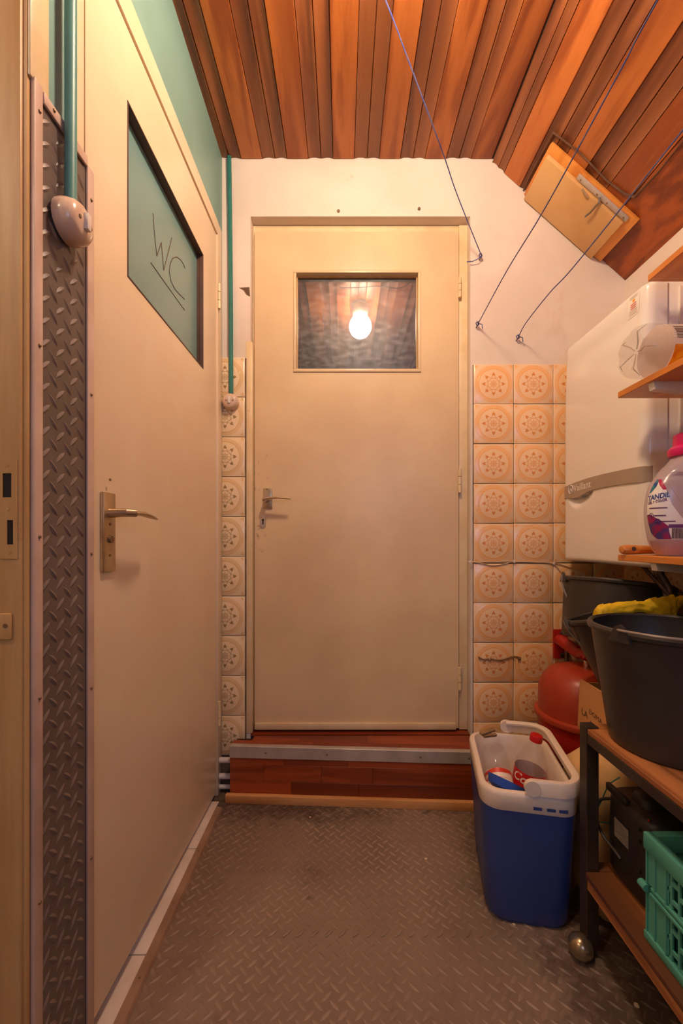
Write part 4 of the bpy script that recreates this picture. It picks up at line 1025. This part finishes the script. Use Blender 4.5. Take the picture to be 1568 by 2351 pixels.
MB().tube(catm([(hx0+.02, .951, LZ+.15), (hx0-.004, .957, LZ+.14), (hx0-.012, .952, LZ+.10), (hx0-.008, .93, LZ+.075), (hx0-.003, .90, LZ+.066), (hx0-.001, .885, LZ+.06)], 5), .0034, 8).build('power_cord', 'black', fh)

# teal folding crate
cr = thing('folding_crate', 'teal plastic folding crate with slotted sides on the lower trolley board', 'crate', (.74, .58, LZ))
kx0, kx1, ky0, ky1, kz = .572, .93, .36, .772, .200
MB().box(kx0+.003, kx1-.003, ky0+.003, ky1-.003, LZ+.0003, LZ+.006).build('crate_base', 'crate', cr)
b = MB().box(kx0-.004, kx0+.012, ky0-.004, ky1+.004, LZ+kz-.032, LZ+kz, .003).box(kx1-.012, kx1+.004, ky0-.004, ky1+.004, LZ+kz-.032, LZ+kz, .003)
b.box(kx0+.012, kx1-.012, ky1-.012, ky1+.004, LZ+kz-.032, LZ+kz, .003).box(kx0+.012, kx1-.012, ky0-.004, ky0+.012, LZ+kz-.032, LZ+kz, .003)
b.build('top_rim', 'crate', cr)
b = MB().box(kx0-.004, kx0+.008, ky0, ky1+.002, LZ+.0005, LZ+.016, .002).box(kx0+.008, kx1, ky1-.008, ky1+.002, LZ+.0005, LZ+.016, .002)
b.build('bottom_rim', 'crate', cr)
b = MB().box(kx0-.004, kx0+.006, ky0, ky1-.012, LZ+.090, LZ+.097, .0015).box(kx0-.002, kx0+.006, ky0, ky1-.012, LZ+.099, LZ+.106, .0015).box(kx0+.006, kx1, ky1-.006, ky1+.002, LZ+.090, LZ+.106, .0015)
hg = b.build('hinge_rail', 'crate', cr)
MB().cyl((kx0-.003, ky1-.006, LZ+.098), (kx0-.003, ky1+.010, LZ+.098), .0075, 12).build('hinge_pin', 'crate', hg)
def slotwall(z0, z1):
    b = MB(); yy = ky0+.006; i = 0; Y_end = ky1-.052; p_ = .0165
    b.box(kx0+.001, kx0+.004, Y_end, ky1-.001, z0, z1)
    for q in (ky1-.004, ky1-.024, ky1-.050): b.box(kx0-.002, kx0+.0012, q, q+.003, z0, z1)
    while yy < Y_end:
        b.box(kx0+.001, kx0+.0045, yy, yy+.0042, z0, z1)
        hh = (z1-z0); off = .0 if i % 2 else .25
        for c in (0+off*.9, .5+off*.9, 1.0+off*.9):
            zc_ = z0+hh*c
            za, zb2 = max(z0, zc_-.0035), min(z1, zc_+.0035)
            if zb2-za > .0005: b.box(kx0+.001, kx0+.0045, yy+.0042, yy+p_, za, zb2)
        yy += p_; i += 1
    b.box(kx0+.001, kx0+.0045, yy, Y_end+.006, z0, z1)
    return b
slotwall(LZ+.016, LZ+.090).build('side_panel', 'crate', cr, smooth=0)
slotwall(LZ+.106, LZ+kz-.031).build('side_panel', 'crate', cr, smooth=0)
MB().box(kx0+.006, kx1-.004, ky1-.004, ky1-.0005, LZ+.010, LZ+kz-.03).build('end_panel', 'crate', cr)
MB().box(kx1-.004, kx1-.0005, ky0, ky1-.004, LZ+.010, LZ+kz-.03).build('side_panel', 'crate', cr)
MB().box(kx0+.006, kx1-.004, ky0+.0005, ky0+.004, LZ+.010, LZ+kz-.03).build('end_panel', 'crate', cr)

# ------------------------------------------------------------ red expansion vessel
vx, vy, vr = .812, 1.388, .140
ev = thing('expansion_vessel', 'round red expansion vessel with a flange hanging beside the boiler pipes', 'vessel', (vx, vy, .19))
pr = [(.001, .19), (.05, .193), (.095, .205), (.122, .225), (.135, .255), (vr-.003, .30), (vr-.003, .352)]
MB().lathe(pr+[(vr-.003, .357), (.001, .357)], 40, Matrix.Translation((vx, vy, 0))).build('lower_shell', 'red', ev)
pr = [(.001, .358), (vr-.004, .358), (vr-.003, .40), (.135, .445), (.122, .482), (.098, .508), (.06, .521), (.001, .525)]
MB().lathe(pr, 40, Matrix.Translation((vx, vy, 0))).build('upper_shell', 'red2', ev)
MB().lathe([(vr-.004, .346), (vr+.008, .349), (vr+.010, .357), (vr+.008, .365), (vr-.004, .369)], 40, Matrix.Translation((vx, vy, 0)), closed=True).build('flange_ring', 'red2', ev)
MB().cyl((vx+.01, vy-.01, .522), (vx+.01, vy-.01, .545), .010, 12).build('connector', 'chrome', ev)
pp = at(1284, 1478, 1.57)
bk = thing('wall_bracket', 'bright red wall bracket with sloping tube above the red vessel', 'bracket', (pp.x, 1.57, pp.z-.05))
MB().box(pp.x-.022, pp.x+.030, 1.566, 1.578, pp.z-.055, pp.z+.055, .001).build('wall_plate', 'red', bk)
for dz in (.042, -.042): MB().cyl((pp.x+.006, 1.565, pp.z+dz), (pp.x+.006, 1.556, pp.z+dz), .0085, 6).build('bolt', 'steel', bk)
MB().tube(catm([(pp.x-.004, 1.562, pp.z+.018), (pp.x+.0, 1.53, pp.z+.012), (vx+.03, 1.46, pp.z-.005), (vx+.016, 1.40, .558), (vx+.011, 1.38, .548)], 4), [.022]*9+[.018]*4+[.012]*4, 14).build('support_tube', 'red', bk)
MB().cyl((pp.x+.018, 1.55, .46), (pp.x+.018, 1.55, .54), .008, 12).build('valve_stem', 'steel', bk)

# ------------------------------------------------------------ cool box with bottles
ca = math.radians(-11.6)
cc_ = thing('cool_box', 'blue cool box with white rim, open and full of empty bottles', 'cool box', (.486, 1.145, 0), ca)
CW, CD, CH = .228, .325, .335
rings = []
for z, k in ((.0006, .90), (.012, .935), (.02, .945), (.15, .965), (.29, .985)):
    ww, dd = CW*(k-.085*(1-z/.29)), CD*(k-.055*(1-z/.29)); rings.append(rrect(ww, dd, .045, 7, 0, 0, z))
MB().loft(rings, True, False).build('outer_shell', 'blue', cc_, local=True, smooth=45)
rings = []
for z, wd, dp, r_ in ((.290, CW*.985, CD*.985, .045), (.292, CW, CD, .050), (.326, CW+.004, CD+.004, .052), (.334, CW-.001, CD-.001, .050), (.336, CW-.008, CD-.008, .047), (.336, CW-.026, CD-.026, .040), (.331, CW-.031, CD-.031, .038),
                     (.30, CW-.040, CD-.040, .036), (.06, CW-.075, CD-.075, .03), (.05, CW-.09, CD-.09, .025)):
    rings.append(rrect(wd, dp, r_, 7, 0, 0, z))
MB().loft(rings, False, True).build('rim_and_liner', 'cooler_w', cc_, local=True, smooth=45)
for x in (.005, .035, .062): MB().box(x, x+.019, -CD/2-.0035, -CD/2+.002, .303, .309).build('rim_slot', 'blue', cc_, local=True)
# U handle folded over the right-hand rim
rg = []; hw, hd_ = CW/2+.003, CD/2+.003; rr = .055
pth = [(.0, -hd_)]+[(hw-rr+rr*math.sin(a), -hd_+rr-rr*math.cos(a)) for a in [PI/2*i/8 for i in range(9)]]+[(hw-rr+rr*math.cos(a), hd_-rr+rr*math.sin(a)) for a in [PI/2*i/8 for i in range(9)]]+[(.0, hd_)]
n = len(pth); rings = []
for i, (x, y) in enumerate(pth):
    a, c = Vector(pth[max(i-1, 0)]), Vector(pth[min(i+1, n-1)]); t = (c-a).normalized(); nm = Vector((-t.y, t.x))
    rings.append([(x+nm.x*o_, y+nm.y*o_, z) for o_, z in ((-.006, .340), (-.006, .370), (-.003, .374), (.008, .374), (.013, .371), (.013, .366), (.004, .364), (.002, .340))])
b = MB().loft(rings)
for s_ in (-1, 1):
    b.cyl((.002, s_*(hd_-.006), .356), (.002, s_*(hd_+.007), .356), .0185, 20)
b.build('carry_handle', 'cooler_w', cc_, local=True, smooth=40)
CM = ROOT[cc_]
def petbottle(label, base, tip, L, R, capmat, labmat, grp=None):
    d = (Vector(tip)-Vector(base)).normalized(); Mb = zframe(base, d, (0, -1, 0))
    t = thing('soda_bottle', label, 'bottle', M=Mb)
    pr = [(.001, .008), (R*.6, .002), (R*.85, .004), (R*.98, .02), (R, .035), (R, L*.38), (R*.97, L*.40), (R*.97, L*.64), (R, L*.655), (R*.98, L*.70), (R*.88, L*.76), (R*.66, L*.84), (R*.42, L*.90), (R*.32, L*.93), (R*.31, L*.955)]
    MB().lathe(pr, 32).build('bottle_body', 'pet', t, local=True)
    lb = MB().lathe([(R*.985, L*.41), (R*.985, L*.63)], 32, cap0=False, cap1=False).build('label', labmat, t, local=True)
    MB().lathe([(R*.976, L*.412), (R*.976, L*.628)], 32, cap0=False, cap1=False).build('label_inside', 'film', lb, local=True)
    MB().lathe([(R*.40, L*.935), (R*.40, L*.99), (R*.37, L), (.001, L)], 24).build('cap', capmat, t, local=True)
    return t, lb
cb1, lb1 = petbottle('clear cola bottle with red cap and red label standing in the cool box', (.506, 1.176, .132), (.549, 1.158, .400), .271, .042, 'cap_red', 'label_red')
Rr = .042*.985+.0006
# lettering on the cola label, reading along the circumference on the camera side
b = textmap('Coca', .034, lambda x, y: (Rr*math.cos(x/Rr-1.62), Rr*math.sin(x/Rr-1.62), (.271*.530)+y*1.0-x*.05), shear=.35, fat=.0006)
b.build('lettering', 'label_white', lb1, local=True)
cb2, lb2 = petbottle('clear bottle with red and white label lying in the cool box', (.452, 1.236, .322), (.432, 1.085, .222), .190, .038, 'cap_red', 'label_mix')
MB().box(-.03, .03, -.006, .006, 0, .008, .002, M=zframe((.436, 1.238, .368), (.2, -.3, .9), (.9, .45, .15))).box(-.022, .026, -.005, .005, -.010, -.002, .002, M=zframe((.442, 1.230, .368), (.2, -.3, .9), (.95, .3, .1))).build('clothes_peg', 'peg', label='weathered wooden clothes peg lying on the bottles in the cool box', cat='clothes peg')
b = MB()
pr = [(.001, 0), (.03, .002), (.055, .010), (.066, .024), (.068, .024), (.060, .006), (.033, -.003), (.001, -.004)]
b.lathe(pr, 32, zframe((.420, 1.056, .300), (.40, .35, .80)) @ Matrix.Diagonal((.78, .66, 1.1, 1)))
b.build('plastic_scoop', 'blue2', label='blue plastic dish stuck at the front of the cool box', cat='dish')

# scraps of litter on the mat
for i, (px, py) in enumerate(((978, 1972), (1462, 2310), (1180, 2125), (712, 1878))):
    c = onz(px, py, 0); s_ = (.005, .006, .005, .004)[i]
    q = [(s_*(.6+.5*random.random())*math.cos(a), s_*(.6+.5*random.random())*math.sin(a)) for a in [2*PI*k/7 for k in range(7)]]
    b = MB(); b.prism([(c.x+x, c.y+y) for x, y in q], 'z', fz(c.x, c.y)+.0003, fz(c.x, c.y)+.0015)
    b.build('paper_scrap', 'scrap', label=('pale scrap of litter on the open mat before the step', 'pale scrap of litter in the shadow of the trolley', 'pale scrap of litter at the front foot of the cool box', 'pale crumb of litter at the pale batten of the step')[i], cat='litter', group='litter scraps on the mat')
